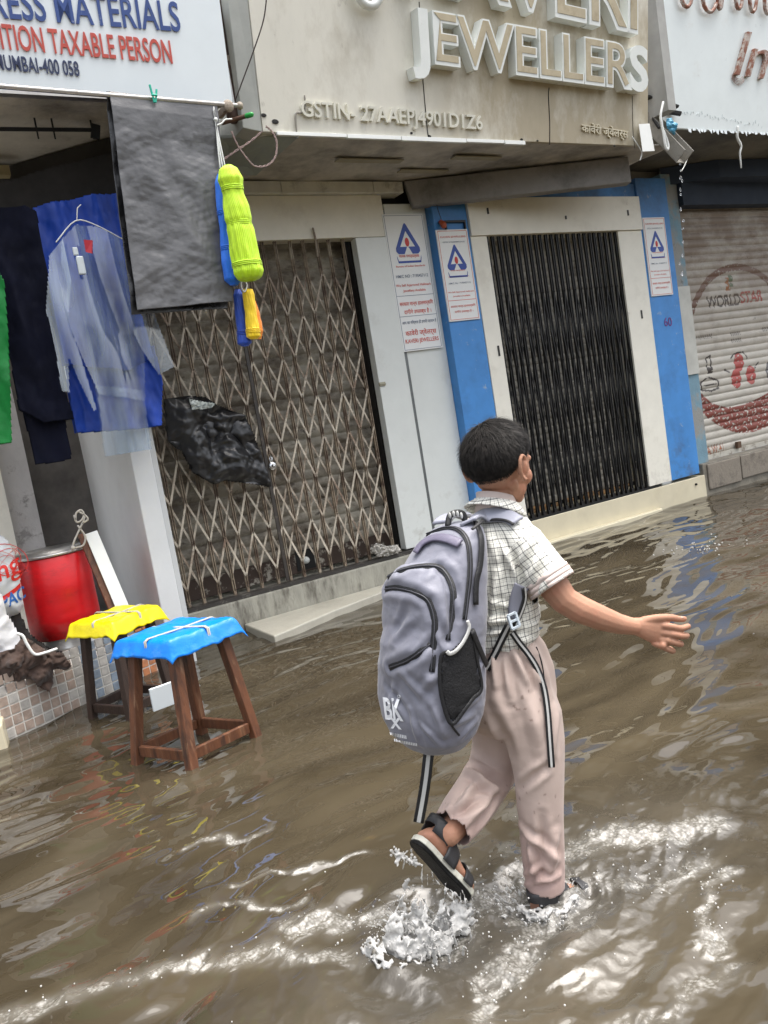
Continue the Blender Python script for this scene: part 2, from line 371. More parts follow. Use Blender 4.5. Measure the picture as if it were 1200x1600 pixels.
# ================================================================== BUILDINGS
def boxes(name, mat, parent, *bx, bevel=0, smooth=False):
    mb = MB()
    for b in bx: mb.box(*b)
    return mb.build(name, mat, parent, bevel=bevel)
jb = thing('shop_building', 'cream and blue jewellers shop building with two gated doorways', 'building', (4, 5.8, 0))
upper_m = M('upper_wall_paint', lin((150, 146, 135)), .8, dirt_tones=[((.08, .07, .06), .5, .7, 1.5, .7)], var=.1, bump=.3)
boxes('upper_wall', upper_m, jb, (1.26, 7.09, 5.72, 5.95, 3.23, 4.45))
boxes('lintel_panel', cream, jb, (1.26, 3.59, 5.58, 5.70, 2.79, 3.115), bevel=.003)
mbq = MB().box(1.26, 2.70, 5.53, 5.68, 3.118, 3.205).box(2.704, 3.50, 5.53, 5.68, 3.118, 3.205).box(3.504, 3.78, 5.53, 5.68, 3.118, 3.205)
mbq.build('lintel_beam', M('beam_paint', lin((214, 214, 206)), .6, dirt_tones=[((.08, .07, .06), .55, .7, 4, .6)]), jb, bevel=.004)
boxes('door_panel', laminate, jb, (3.29, 3.572, 5.575, 5.66, .262, 2.786), bevel=.003)
boxes('channel_strip', M('grey_aluminium', (.16, .17, .17), .4, metal=.5), jb, (3.572, 3.612, 5.60, 5.66, .262, 3.0))
boxes('wall_panel', laminate, jb, (3.612, 4.008, 5.597, 5.68, .262, 3.05), bevel=.003)
boxes('pillar', blue_p, jb, (4.010, 4.358, 5.50, 5.68, .262, 3.19), bevel=.004)
boxes('pillar', blue_p, jb, (6.455, 6.885, 5.50, 5.68, .262, 3.24), bevel=.004)
boxes('header_board', cream, jb, (4.362, 6.452, 5.475, 5.68, 2.745, 3.06), bevel=.004)
boxes('transom', blue_p, jb, (4.362, 6.452, 5.52, 5.68, 3.062, 3.19))
boxes('door_jamb', cream, jb, (4.362, 4.535, 5.495, 5.68, .262, 2.742), bevel=.003)
boxes('door_jamb', cream, jb, (6.125, 6.45, 5.495, 5.68, .262, 2.742), bevel=.003)
mbq = MB()
for (x, z, l) in ((4.475, 1.72, .09), (6.30, 1.9, .08), (6.262, 2.88, .05), (4.56, 2.92, .05), (5.45, 2.86, .03)): mbq.box(x, x+.016, 5.468 if z > 2.7 else 5.488, 5.4955, z, z+l)
mbq.build('bolt_slot', black_metal, jb)
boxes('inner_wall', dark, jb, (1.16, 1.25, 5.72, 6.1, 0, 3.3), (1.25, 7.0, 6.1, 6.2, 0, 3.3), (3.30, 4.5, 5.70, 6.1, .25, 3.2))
boxes('sill', concrete_d, jb, (1.05, 3.93, 5.50, 5.95, -.3, .225), bevel=.008)
boxes('sill_track', M('track_iron', (.06, .055, .05), .45, metal=.4, dirt_tones=[((.4, .38, .33), .55, .7, 9, .7)]), jb, (1.28, 3.60, 5.53, 5.62, .2255, .252))
boxes('threshold', marble, jb, (3.932, 6.96, 5.50, 5.95, -.3, .232), bevel=.006)
boxes('threshold_track', black_metal, jb, (4.45, 6.3, 5.505, 5.66, .2325, .253))
MB().prism([(1.79, 4.93, -.2), (2.35, 5.14, -.2), (2.94, 5.30, -.2), (3.92, 5.42, -.2), (3.92, 5.497, -.2), (1.79, 5.497, -.2)], (0, 0, .250)).build('step', M('pale_step', (.46, .44, .37), .35, dirt_tones=[((.15, .13, .10), .5, .75, 3, .7)], bump=.3), jb, bevel=.01)
MB().prism([(3.93, 5.36, -.2), (4.8, 5.40, -.2), (6.2, 5.44, -.2), (6.25, 5.497, -.2), (3.93, 5.497, -.2)], (0, 0, .226)).build('step', marble, jb, bevel=.008)
MB().tube([(6.80, 5.502, .16), (6.80, 5.49, .16)], .012, 12).build('drain_hole', dark, jb)
# soffit with sagging, patched surface
def sag(x0, x1, y0, y1, z, nx, ny, amp, seed):
    u = np.linspace(x0, x1, nx); v = np.linspace(y0, y1, ny); U, V = np.meshgrid(u, v, indexing='ij')
    Z = z+amp*fbm(np.stack([U*1.2+seed, V*2.], -1), 3)
    return np.stack([U, V, Z], -1)
MB().grid(sag(2.22, 5.96, 4.66, 5.72, 3.222, 90, 30, .012, 3)).build('soffit', soffit_m, jb, smooth=True, solid=.01)
for (a, b2) in (((2.95, 5.05), (3.5, 5.1)), ((3.9, 4.95), (4.35, 4.98)), ((3.6, 5.25), (4.05, 5.3))):
    MB().box(a[0], b2[0], a[1], a[1]+.07, 3.196, 3.206).build('soffit_patch', M('patch_plaster', (.33, .30, .22), .8), jb, bevel=.003)
# beam hanging diagonally under the soffit
p0 = np.array([3.78, 5.50, 3.20]); p1 = np.array([5.66, 4.86, 3.20])
MB().prism([p0, p1, p1+[.0, 0, -.215], p0+[.05, 0, -.20]], (.05, .10, 0)).build('hanging_beam', M('beam_grey', (.26, .25, .24), .7, dirt_tones=[((.05, .05, .045), .5, .7, 3, .7), ((.4, .38, .33), .66, .75, 5, .5)], bump=.3, bscale=20), jb, bevel=.01)

# right-hand shop
rb = thing('shop_building', 'dark shop bay with grey plinth at the right behind the painted shutter', 'building', (8, 5.8, 0))
boxes('plinth', concrete, rb, (6.965, 12, 5.52, 5.95, -.3, .345), bevel=.01)
mbq = MB(); 
for k in range(5): mbq.box(7.02+k*.55, 7.02+k*.55+.535, 5.50, 5.5195, .06+.02*(k % 2), .33)
mbq.build('stone_block', M('stone_facing', (.24, .21, .17), .7, dirt_tones=[((.06, .05, .04), .5, .68, 6, .8)], bump=.6, bscale=26), rb, bevel=.012)
boxes('pillar', M('teal_plaster', lin((118, 150, 165)), .7, dirt_tones=[((.30, .29, .26), .48, .56, 2.2, .9), ((.05, .05, .05), .6, .7, 8, .6)], bump=.4), rb, (6.89, 7.12, 5.56, 5.76, .347, 3.3))
boxes('pale_board', M('pale_board', lin((192, 192, 184)), .6, dirt_tones=[((.2, .18, .15), .6, .75, 6, .5)]), rb, (6.935, 7.115, 5.54, 5.558, 1.28, 2.18))
boxes('upper_wall', upper_m, rb, (7.093, 12, 5.72, 5.95, 3.40, 4.5))
boxes('lintel', navy_p, rb, (7.12, 12, 5.50, 5.72, 2.98, 3.20))
MB().grid(sag(5.97, 12, 4.68, 5.72, 3.385, 90, 26, .012, 8)).build('soffit', M('olive_soffit', (.17, .16, .13), .85, dirt_tones=[((.03, .03, .03), .45, .7, 2, .8)], bump=.3), rb, smooth=True, solid=.01)
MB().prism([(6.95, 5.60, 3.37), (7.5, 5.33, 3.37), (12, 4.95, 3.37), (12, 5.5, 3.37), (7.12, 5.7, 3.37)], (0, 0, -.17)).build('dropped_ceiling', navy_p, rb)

# left-hand shop: pillar, room, platform
lb = thing('shop_building', 'open stall bay with a white square pillar and a dark room at the left', 'building', (0.6, 5.6, 0))
boxes('pillar', M('chalky_white', lin((226, 228, 228)), .75, dirt_tones=[((.4, .39, .36), .58, .8, 1.6, .35)], var=.03, bump=.12, bscale=18), lb, (1.135, 1.262, 5.08, 6.72, -.3, 2.93), bevel=.006)
boxes('pillar', M('chalky_grey', lin((205, 207, 207)), .75, dirt_tones=[((.35, .34, .31), .6, .8, 2, .3)], var=.03), lb, (1.263, 1.30, 5.095, 5.7, -.3, 2.93), bevel=.004)
boxes('back_wall', M('dark_wall', (.13, .12, .11), .8, dirt_tones=[((.16, .14, .12), .55, .75, 3, .7)], bump=.3, var=.3), lb, (-3, 1.134, 6.72, 6.85, 0, 3.5), (-3, 1.26, 6.855, 6.9, 3.0, 4.3))
boxes('wall_strip', M('peeling_plaster', (.50, .48, .47), .8, dirt_tones=[((.10, .08, .07), .56, .62, 5, .9), ((.6, .6, .6), .3, .5, 2, .4)], bump=.5, bscale=20), lb, (.50, .70, 6.5, 6.719, .2, 3.3))
boxes('wall_strip', cream, lb, (.18, .498, 6.38, 6.719, .2, 3.3))
boxes('upper_wall', upper_m, lb, (-3, 1.25, 5.72, 5.95, 3.42, 4.4))
MB().grid(sag(-3, 2.0, 4.64, 5.72, 3.375, 60, 26, .012, 15)).build('soffit', M('stall_soffit', (.66, .63, .56), .85, dirt_tones=[((.06, .05, .045), .45, .7, 1.8, .8)], bump=.3), lb, smooth=True, solid=.01)
MB().prism([(.60, 5.95, 3.36), (.84, 5.78, 3.36), (1.42, 5.22, 3.36), (2.0, 4.9, 3.36), (2.1, 5.7, 3.36), (.6, 6.2, 3.36)], (0, 0, -.42)).prism([(-3, 5.95, 3.36), (.59, 5.95, 3.36), (.59, 6.2, 3.36), (-3, 6.2, 3.36)], (0, 0, -.42)).build('inner_beam', M('dark_beam', (.030, .027, .023), .8, dirt_tones=[((.10, .08, .05), .6, .75, 3, .6)]), lb)  # near-black beam standing for the dark shop interior
boxes('light_box', M('yellowed_plastic', (.38, .32, .18), .6, dirt_tones=[((.12, .09, .05), .5, .7, 8, .6)]), lb, (.55, .86, 5.55, 5.62, 3.24, 3.30))
# tiled platform
pd = _unit([1.0, .50, 0]); pn = np.array([-pd[1], pd[0], 0]); P0 = np.array([-1.5, 4.615-1.59*.5, 0])
PL = 2.88
pt = MB().hexa([P0+[0, 0, -.3], P0+pd*PL+[0, 0, -.3], P0+pd*PL+pn*1.9+[0, 0, -.3], P0+pn*1.9+[0, 0, -.3]], [P0+[0, 0, .245], P0+pd*PL+[0, 0, .245], P0+pd*PL+pn*1.9+[0, 0, .245], P0+pn*1.9+[0, 0, .245]])
pt.build('platform', M('grout_cement', (.62, .60, .55), .8, dirt_tones=[((.10, .08, .06), .55, .7, 6, .6)]), lb)
tiles = {k: MB() for k in ('brown', 'grey', 'blue', 'orange')}
tw = .058
for i in range(int(PL/tw)):
    for j in range(-2, 4):
        o = P0+pd*(i*tw+.003)+np.array([0, 0, .236-(j+1)*tw+.003]); x = (P0+pd*i*tw)[0]
        k = 'brown' if x < .50 else ('orange' if .93 < x < 1.08 else ('blue' if (i*7+j*3) % 3 else 'grey'))
        if x < .50 and (i*5+j*3) % 4 == 0: k = 'grey'
        w = tw-.009
        tiles[k].hexa([o-pn*.004, o+pd*w-pn*.004, o+pd*w+pn*.002, o+pn*.002], [o-pn*.004+[0, 0, w], o+pd*w-pn*.004+[0, 0, w], o+pd*w+pn*.002+[0, 0, w], o+pn*.002+[0, 0, w]])
for k, c in (('brown', (.36, .28, .23)), ('grey', (.42, .40, .37)), ('blue', (.22, .27, .33)), ('orange', (.50, .20, .09))):
    tiles[k].build('tile_facing', M('tile_'+k, c, .3, var=.3, scale=17, dirt_tones=[((.55, .53, .5), .52, .75, 14, .4)]), lb, bevel=.0015)
o = atZ(-8, 1165, 0); MB().hexa([(o[0]-.2, o[1]-.1, -.3), (.118, 4.50, -.3), (.13, 4.62, -.3), (o[0]-.2, o[1]+.2, -.3)], [(o[0]-.2, o[1]-.1, .10), (.10, 4.52, .12), (.12, 4.63, .14), (o[0]-.2, o[1]+.2, .12)]).build('corner_stone', marble, lb, bevel=.01)

# ================================================================== SIGNBOARDS
def board(name, label, x0, x1, yb, zb, h, tilt, mat, back=.22):
    t = thing(name, label, 'signboard', ((x0+x1)/2, yb+.1, zb))
    prof = [(yb, zb), (yb-tilt*h, zb+h), (yb-tilt*h+.03, zb+h), (yb+.03, zb)]
    MB().prism([(x0, y, z) for y, z in prof][::-1], (x1-x0, 0, 0)).build('panel', mat, t, bevel=.003)
    return t, np.array([x0, yb, zb]), np.array([0, -tilt, 1.]), np.array([0, -1., -tilt])
def onp(px, py, O, n): return atPlane(px, py, O, n)
def line_text(mb, s, O, n, uy, pl, pr, Hpx_m, **k):
    a = onp(*pl, O, n); b = onp(*pr, O, n)
    put_text(mb, s, a, (b-a)[0]*np.array([1., 0, 0])+(b-a)[2]*uy, uy, W=np.linalg.norm(b-a), H=Hpx_m, **k)
gloss_white = M('glossy_sign_white', lin((232, 240, 243)), .25, var=.02, dirt_tones=[((.5, .5, .48), .6, .85, 2, .25)])
sblue = M('sign_blue', lin((52, 78, 140)), .4, dirt_tones=[((.5, .55, .65), .62, .7, 22, .6)]); sred = M('sign_red', lin((196, 82, 70)), .4, dirt_tones=[((.7, .5, .45), .62, .7, 22, .6)])
t1, O1, u1, n1_ = board('signboard', 'white shop signboard with blue and red lettering naming dress materials', -3.0, 2.02, 4.585, 3.335, 1.12, .13, gloss_white)
O1 = O1+_unit(n1_)*.004
for s, pl, pr, H, m in (('DRESS MATERIALS', (-46, 24), (283, 49), .150, sblue), ('COMPOSITION TAXABLE PERSON', (-112, 66), (270, 99), .118, sred), ('MUMBAI-400 058', (-6, 108), (125, 119), .072, M('sign_navy', lin((48, 58, 92)), .4))):
    mb = MB(); line_text(mb, s, O1, n1_, u1, pl, pr, H, extrude_ratio=.004, offset=.012); mb.build('lettering', m, t1)
boxes('bottom_trim', steel, t1, (-3.0, 2.03, 4.572, 4.618, 3.318, 3.334)); boxes('end_trim', M('sign_edge', (.35, .36, .36), .5), t1, (2.021, 2.032, 4.585, 4.70, 3.336, 3.9))
pan2 = M('stained_cream_board', lin((222, 219, 206)), .5, var=.04, dirt_tones=[((.36, .29, .17), .38, .56, 1.6, .75, (0, 3.35, 3.9)), ((.14, .11, .07), .64, .74, 7, .5), ((.30, .25, .16), .5, .7, 4, .35)], stretch=(1.2, 1, .55), bump=.12, bscale=12)
t2, O2, u2, n2_ = board('signboard', 'stained cream signboard with raised white letters spelling jewellers', 2.215, 5.66, 4.65, 3.205, 1.35, .16, pan2)
mb = MB(); uu = _unit(u2)
for z0, z1, y0, y1 in ((3.20, 4.9, 0, 0),): mb.prism([(2.10, 4.68, 3.235), (2.212, 4.655, 3.205), (2.212, 4.655-.16*1.35, 4.55), (2.10, 4.70-.16*1.35, 4.55)], (0, .42, 0))
mb.build('side_return', M('return_grey', lin((176, 178, 172)), .6, dirt_tones=[((.2, .19, .16), .58, .75, 3, .5)]), t2, bevel=.004)
MB().prism([(2.02, 4.86, 3.24), (2.40, 4.70, 3.20), (2.48, 4.72, 3.20), (2.33, 5.12, 3.10), (2.05, 5.10, 3.10)], (0, 0, .02)).build('corner_flap', M('flap_grey', lin((150, 156, 152)), .6), t2, bevel=.003)
mb = MB()
x = 2.30
for wdt in (.5, .42, .55, .35, .2): mb.box(x, x+wdt-.006, 4.632, 4.655, 3.178+.004*math.sin(x*9), 3.204); x += wdt
mb.build('bottom_trim', white_p, t2, bevel=.002)
letw = M('letter_white', lin((232, 236, 232)), .45, dirt_tones=[((.35, .30, .2), .62, .8, 9, .5)], var=.05)
lett = M('letter_tan', lin((188, 176, 148)), .5, dirt_tones=[((.25, .18, .09), .5, .75, 7, .6)], var=.1)
O2s = O2+_unit(n2_)*.002
for s, pl, pr, H in (('JEWELLERS', (634, 98), (1000, 146), .315), ('KAVERI', (618, -22), (984, 55), .46)):
    a = onp(*pl, O2s, n2_); b = onp(*pr, O2s, n2_); ux = (b-a)[0]*np.array([1., 0, 0])+(b-a)[2]*uu; W = np.linalg.norm(b-a)
    mb = MB(); put_text(mb, s, a, ux, uu, W=W, H=H, extrude_ratio=.085, offset=.034); mb.build('letters', letw, t2)
    mb = MB(); put_text(mb, s, a+_unit(ux)*.013+uu*.012, ux, uu, W=W-.026, H=H-.024, extrude_ratio=.003, depth=.0855, offset=.004, keep=(lambda q: .09 < q < .90) if s[0] == 'J' else None)
    mb.build('letter_face', lett, t2)
mb = MB(); c = onp(568, -22, O2s, n2_); mb.tube([c+_unit(n2_)*.05+np.array([math.cos(k/24*6.283)*.10, 0, 0])+uu*math.sin(k/24*6.283)*.13 for k in range(25)], .028, 8); mb.build('emblem_ring', letw, t2, smooth=True)
mb = MB(); line_text(mb, 'GSTIN- 27AAEPJ4901D1Z6', O2s, n2_, u2, (470, 182), (752, 203), .092, extrude_ratio=.02, offset=.012); mb.build('lettering', M('letter_cream', lin((222, 220, 206)), .5, dirt_tones=[((.35, .3, .2), .6, .75, 12, .5)]), t2, bevel=.002)
mb = MB(); line_text(mb, 'कावेरी ज्वेलर्स', O2s, n2_, u2, (908, 206), (980, 216), .072, extrude_ratio=.012, offset=.01); mb.build('lettering', M('letter_faded', lin((222, 214, 190)), .5), t2)
# cracks and broken edge
mb = MB()
for pts in ([(655, 3), (657, 60), (660, 112), (663, 150), (665, 172), (668, 205), (672, 222)], [(858, 137), (857, 150), (859, 190), (859, 226)], [(988, 150), (989, 200), (992, 232)]):
    Q = [onp(x, y, O2s, n2_) for x, y in pts]; mb.tube(spline(Q, 3), [.0035 if pts[0][0] != 988 else .002]*(len(Q)*3-2), 5, cap=False)
for px, py, r in ((643, 208, .012), (671, 213, .016), (412, 180, .02), (430, 190, .025), (815, 218, .015), (840, 220, .012), (960, 228, .012)):
    mb.ball(onp(px, py, O2s, n2_), (r, .003, r*.6), n=7, m=5)
mb.build('crack', dark, t2)
o3l = atY(1022, 90, 4.55)
t3, O3, u3, n3_ = board('signboard', 'glossy white signboard with broken brown script letters and torn lower edge', 5.90, 9.6, 4.68, 3.375, 1.2, .15, M('pale_sign_gloss', lin((232, 240, 240)), .18, var=.03, dirt_tones=[((.55, .50, .44), .6, .75, 2.2, .35), ((.2, .2, .2), .66, .75, 14, .3)]))
boxes('end_post', M('post_grey', (.32, .32, .30), .6), t3, (5.80, 5.895, 4.52, 4.75, 3.45, 4.55)); boxes('gap_backing', dark, t3, (5.665, 5.80, 4.80, 4.9, 3.26, 4.5))
brn = M('letter_brown', lin((140, 88, 66)), .6, dirt_tones=[((.55, .5, .45), .46, .58, 16, .9)], var=.2)
O3s = O3+_unit(n3_)*.003; u3u = _unit(u3)
mb = MB(); a = onp(1145, 118, O3s, n3_); put_text(mb, 'Im', a, (1, 0, -.03), u3u, W=.66, H=.36, extrude_ratio=.03, offset=-.006, shear=.35); mb.build('letters', brn, t3)
mb = MB()
for cx, cy, sx, sy, a0, a1 in ((1068, -8, .07, .10, 3.0, 6.4), (1104, -2, .09, .11, 2.6, 5.9), (1120, -4, .03, .10, 3.1, 6.2), (1150, -6, .05, .11, 3.3, 6.6), (1172, -3, .05, .12, 2.8, 6.1), (1195, 0, .05, .12, 3.1, 6.3)):
    c = onp(cx, cy, O3s, n3_)+_unit(n3_)*.03
    mb.tube([c+np.array([math.cos(t)*sx, 0, 0])+u3u*math.sin(t)*sy for t in np.linspace(a0, a1, 9)], .016, 6)
c = onp(1153, 112, O3s, n3_)
for k in range(5): mb.tube([c+_unit(n3_)*.006+np.array([math.cos(t)*(.07+.01*k), 0, 0])+u3u*math.sin(t)*(.06+.012*k) for t in np.linspace(3.3+.1*k, 5.6, 8)], .0025, 5)
mb.build('broken_letter', brn, t3, smooth=True)
mb = MB(); random.seed(5)
for k in range(26):
    x = 6.2+k*.055+random.random()*.03; z = 3.375; mb.prism([(x, 4.672, z), (x+.04, 4.672, z), (x+.03+.01*random.random(), 4.672, z-.01-.03*random.random()), (x+.008, 4.672, z-.006-.02*random.random())], (0, .003, 0))
mb.build('torn_edge', gloss_white, t3)
mb = MB(); Q = [onp(x, y, O3s, n3_)+np.array([0, .0, -.0]) for x, y in ((1152, 199), (1152, 215), (1158, 228), (1156, 240), (1158, 262))]
mb.tube(spline(Q, 3), [.014, .012, .012, .011, .013, .012, .010, .009, .010, .009, .008, .008, .006], 6); mb.build('torn_strip', white_p, t3, smooth=True)
# ghosts of old letters on the lower edge
mb = MB()
random.seed(9)
for k in range(30):
    c = onp(1062+k*4.4, 172+k*.75+random.random()*6, O3s, n3_); mb.tube([c, c+np.array([random.uniform(-.02, .03), 0, 0])+u3u*random.uniform(.01, .03)], .0018, 4)
mb.build('ghost_lettering', M('ghost_grey', lin((190, 200, 202)), .5), t3)

# hallmark notices
hb_blue = M('notice_blue', lin((38, 72, 160)), .4); hb_red = M('notice_red', lin((208, 84, 70)), .45); hb_white = M('notice_white', lin((236, 238, 236)), .35, var=.02, dirt_tones=[((.5, .48, .42), .6, .8, 9, .3)]); hb_grey = M('notice_grey', lin((110, 120, 140)), .5); hb_drk = M('notice_redred', lin((200, 40, 32)), .4)
def notice(label, x0, x1, y, z0, z1, lines, logo, big):
    t = thing('notice_board', label, 'notice', ((x0+x1)/2, y, z0), 'hallmark notices on the shop front'); w = x1-x0; h = z1-z0
    MB().box(x0, x1, y, y+.014, z0, z1).build('board', hb_white, t, bevel=.003)
    yy = y-.0025; mb = MB(); e = .012
    for a in ((x0+e, x1-e, z1-e-.003, z1-e), (x0+e, x1-e, z0+e, z0+e+.003), (x0+e, x0+e+.003, z0+e+.003, z1-e-.003), (x1-e-.003, x1-e, z0+e+.003, z1-e-.003)): mb.box(a[0], a[1], yy+.0005, yy+.0022, a[2], a[3])
    for q in [l for l in lines if l[0] == '-']: zz = z1-h*q[1]; mb.box(x0+e+.004, x1-e-.004, yy+.0005, yy+.0022, zz, zz+.0035)
    mb.build('border', hb_grey if big else hb_red, t)
    # triangular emblem
    cx = (x0+x1)/2; zc = z1-h*logo[0]; R = w*logo[1]; mb = MB()
    def pr(poly, m, nm): MB().prism([(cx+a*R, yy, zc+b*R) for a, b in poly][::-1], (0, .0022, 0)).build(nm, m, t)
    out = [(-.10, 1.15), (.0, 1.25), (.10, 1.15), (.98, -.45), (.98, -.68), (.80, -.85), (.32, -.85), (.05, -.38), (.70, -.38), (.0, .80)]
    for sg in (1, -1):
        pr([(sg*a, b) for a, b in ([(.0, 1.25), (.10, 1.15), (.98, -.45), (.98, -.68), (.80, -.85), (.34, -.85), (.06, -.36), (.62, -.36), (.0, .72)])][::sg], hb_blue, 'emblem')
    el = [(.17*math.cos(a), -.05+.30*math.sin(a)) for a in np.linspace(0, 2*math.pi, 17)[:-1]]; pr(el, hb_drk, 'emblem_flame')
    pr([(-1.0, -.98), (-.90, -1.32), (.90, -1.32), (1.0, -.98), (1.0, -1.12), (.93, -1.46), (-.93, -1.46), (-1.0, -1.12)], hb_blue, 'emblem_base')
    groups = {}
    for q in lines:
        if q[0] == '-': continue
        s, zf, hh, ww, m = q; mb = groups.setdefault(m.name, (MB(), m))[0]
        put_text(mb, s, (cx-w*ww/2, yy, z1-h*zf), (1, 0, 0), (0, 0, 1), W=w*ww, H=h*hh, offset=.012 if big else .006)
    for nm, (mb, m) in groups.items(): mb.build('lettering', m, t)
notice('tall white hallmark notice with the shop name in red at its foot', 3.568, 3.962, 5.573, 1.858, 2.963,
       [('मानक पथप्रदर्शक', .315, .018, .5, hb_red), ('Bureau of Indian Standards', .385, .013, .72, hb_red), ('HM/C NO : 7190457112', .462, .022, .8, hb_grey), ('We Sell Approved Hallmark', .525, .017, .88, hb_red), ('Jewellery Available', .565, .017, .56, hb_red),
        ('-', .595), ('सरकार मान्य हालमार्किंग', .665, .034, .84, hb_red), ('दागीने उपलब्ध है ।', .725, .034, .68, hb_red), ('-', .745), ('आप का विश्वास ही हमारी पहचान है', .80, .026, .86, hb_grey), ('कावेरी ज्वेलर्स', .885, .044, .78, hb_red), ('KAVERI JEWELLERS', .94, .030, .84, hb_red)], (.20, .30), True)
sm = [('KAVERI JEWELLERS', .09, .018, .8, hb_red), ('GSTIN 27AAEPJ4901D1Z6', .145, .014, .7, hb_grey), ('मानक पथप्रदर्शक', .455, .012, .45, hb_red), ('Bureau of Indian Standards', .52, .010, .66, hb_red), ('HM/C No : 7190457112', .595, .018, .7, hb_grey), ('We Sell Approved Hallmark', .69, .016, .84, hb_red), ('Jewellery Available', .735, .016, .56, hb_red), ('-', .775), ('सरकार मान्य हालमार्किंग', .85, .028, .8, hb_red), ('दागीने उपलब्ध है ।', .91, .028, .6, hb_red)]
notice('small hallmark notice on the blue pillar beside the tall notice', 4.008, 4.330, 5.486, 2.052, 2.805, sm, (.33, .31), False)
notice('small hallmark notice on the far blue pillar right of the black gate', 6.475, 6.79, 5.486, 2.10, 2.86, sm, (.33, .31), False)
mb = MB(); put_text(mb, '60', (6.62, 5.497, 1.80), (1, 0, -.05), (0, 0, 1), W=.11, H=.085, extrude_ratio=.002); tag(mb.build('wall_number', M('marker_purple', lin((110, 60, 130)), .6)), 'small number sixty handwritten on the blue pillar', 'wall writing')

# ================================================================== GATES AND SHUTTERS
def shutter(name, label, x0, x1, y, z0, z1, pitch, mat, nx=2, extra=None):
    t = thing(name, label, 'roller shutter', ((x0+x1)/2, y, z0)); n = int((z1-z0)/pitch)*10
    zz = np.linspace(z0, z1, n+1); ph = (zz-z0)/pitch % 1; prof = .014*np.sin(ph*math.pi)**.7-.006*(ph > .93)
    xs = np.linspace(x0, x1, nx); P = np.zeros((nx, n+1, 3)); P[..., 0] = xs[:, None]; P[..., 1] = y-prof[None]; P[..., 2] = zz[None]
    if nx > 2: P[..., 1] += .004*gn(np.stack([P[..., 0]*1.5, P[..., 2]*2], -1))
    o = MB().grid(P).build('slats', mat, t, smooth=True)
    return t, o, P
t, o, P = shutter('roller_shutter', 'rusty brown roller shutter behind the wide scissor gate', 1.262, 3.6, 5.86, .30, 2.85, .083, shutter_m, nx=40)
boxes('bottom_rail', M('shutter_foot', (.055, .035, .025), .6, dirt_tones=[((.45, .42, .35), .54, .62, 9, .9)], bump=.3), t, (1.262, 3.6, 5.80, 5.835, .255, .40))
mb = MB(); mb.box(2.40, 2.56, 5.792, 5.7985, .27, .43); mb.build('lock_plate', black_metal, t); MB().tube([(2.48, 5.791, .345), (2.48, 5.784, .345)], .03, 14).build('lock_disc', letw, t, smooth=True)
t, o, P = shutter('roller_shutter', 'pale slatted roller shutter half hidden behind the black gate', 4.45, 6.5, 5.80, .30, 2.8, .066, shutter2_m, nx=2)
mb = MB(); random.seed(2)
for k in range(34):
    x = random.uniform(4.6, 6.1); mb.ball((x, 5.70+random.random()*.06, .27+random.random()*.03), (.02+.05*random.random(), .02, .012+.014*random.random()), n=7, m=5)
tag(mb.build('litter', M('orange_litter', (.42, .24, .10), .7, var=.6, scale=20)), 'orange and brown litter caught under the black gate', 'litter', kind='stuff')
def scissor(name, label, x0, x1, y, z0, z1, n, step, w, mat, latmat, rise, seed, lw=.02):
    t = thing(name, label, 'gate', ((x0+x1)/2, y, z0)); random.seed(seed); dx = (x1-x0)/(n-1); xs = [x0+i*dx+random.uniform(-.1, .1)*dx for i in range(n)]
    for i, x in enumerate(xs):
        mb = MB()
        for s in (-1, 1): mb.box(x+s*w*.9-w*.35, x+s*w*.9+w*.35, y-.010, y+.012, z0, z1)
        z = z0+.12
        while z < z1: mb.tube([(x, y-.016, z), (x, y-.012, z)], w*.7, 6); z += rise
        mb.box(x-w*1.1, x+w*1.1, y-.013, y+.014, z0-.004, z0+.03)
        mb.build('picket', mat, t)
    mb = MB(); k = 0
    z = z0+.12-rise*n
    while z < z1+rise:
        for sg in (1, -1):
            for i in range(n-1):
                za = z+rise*(i % 2)*1 if sg == 1 else z+rise*((i+1) % 2); zb = z+rise*((i+1) % 2) if sg == 1 else z+rise*(i % 2)
                if min(za, zb) < z0+.1 or max(za, zb) > z1-.02: continue
                mb.bar((xs[i], y+(.017 if sg == 1 else -.015), za), (xs[i+1], y+(.017 if sg == 1 else -.015), zb), .016, .004, up=(0, 1, 0)) if False else mb.bar((xs[i], y+(.017 if sg == 1 else -.0145), za), (xs[i+1], y+(.017 if sg == 1 else -.0145), zb), lw, .004, up=(0, 1, 0))
        z += rise
    mb.build('lattice', latmat, t); return t, xs
t, xs = scissor('scissor_gate', 'rusty folding scissor gate of cream iron across the wide doorway', 1.34, 3.19, 5.62, .252, 2.80, 17, .13, .0085, M('rusty_dark_iron', (.30, .24, .17), .6, dirt_tones=[((.07, .035, .02), .45, .6, 8, .9), ((.5, .45, .36), .56, .66, 5, .8)], var=.3, bump=.4, bscale=90), rust_metal, .31, 3, lw=.0145)
mb = MB().ball((2.26, 5.585, 1.14), (.034, .018, .034), n=16, m=10).tube([(2.262, 5.585, 1.17), (2.268, 5.585, 1.20), (2.262, 5.59, 1.215), (2.25, 5.59, 1.20), (2.25, 5.585, 1.17)], .005, 6).tube([(2.26, 5.567, 1.14), (2.26, 5.56, 1.14)], .014, 10)
mb.build('padlock', M('chrome', (.6, .6, .6), .15, metal=1), t, smooth=True)
mb = MB().box(2.21, 2.235, 5.59, 5.604, .26, 2.79); mb.build('meeting_stile', M('dark_iron', (.045, .038, .032), .5, dirt_tones=[((.25, .2, .15), .55, .7, 14, .6)]), t)
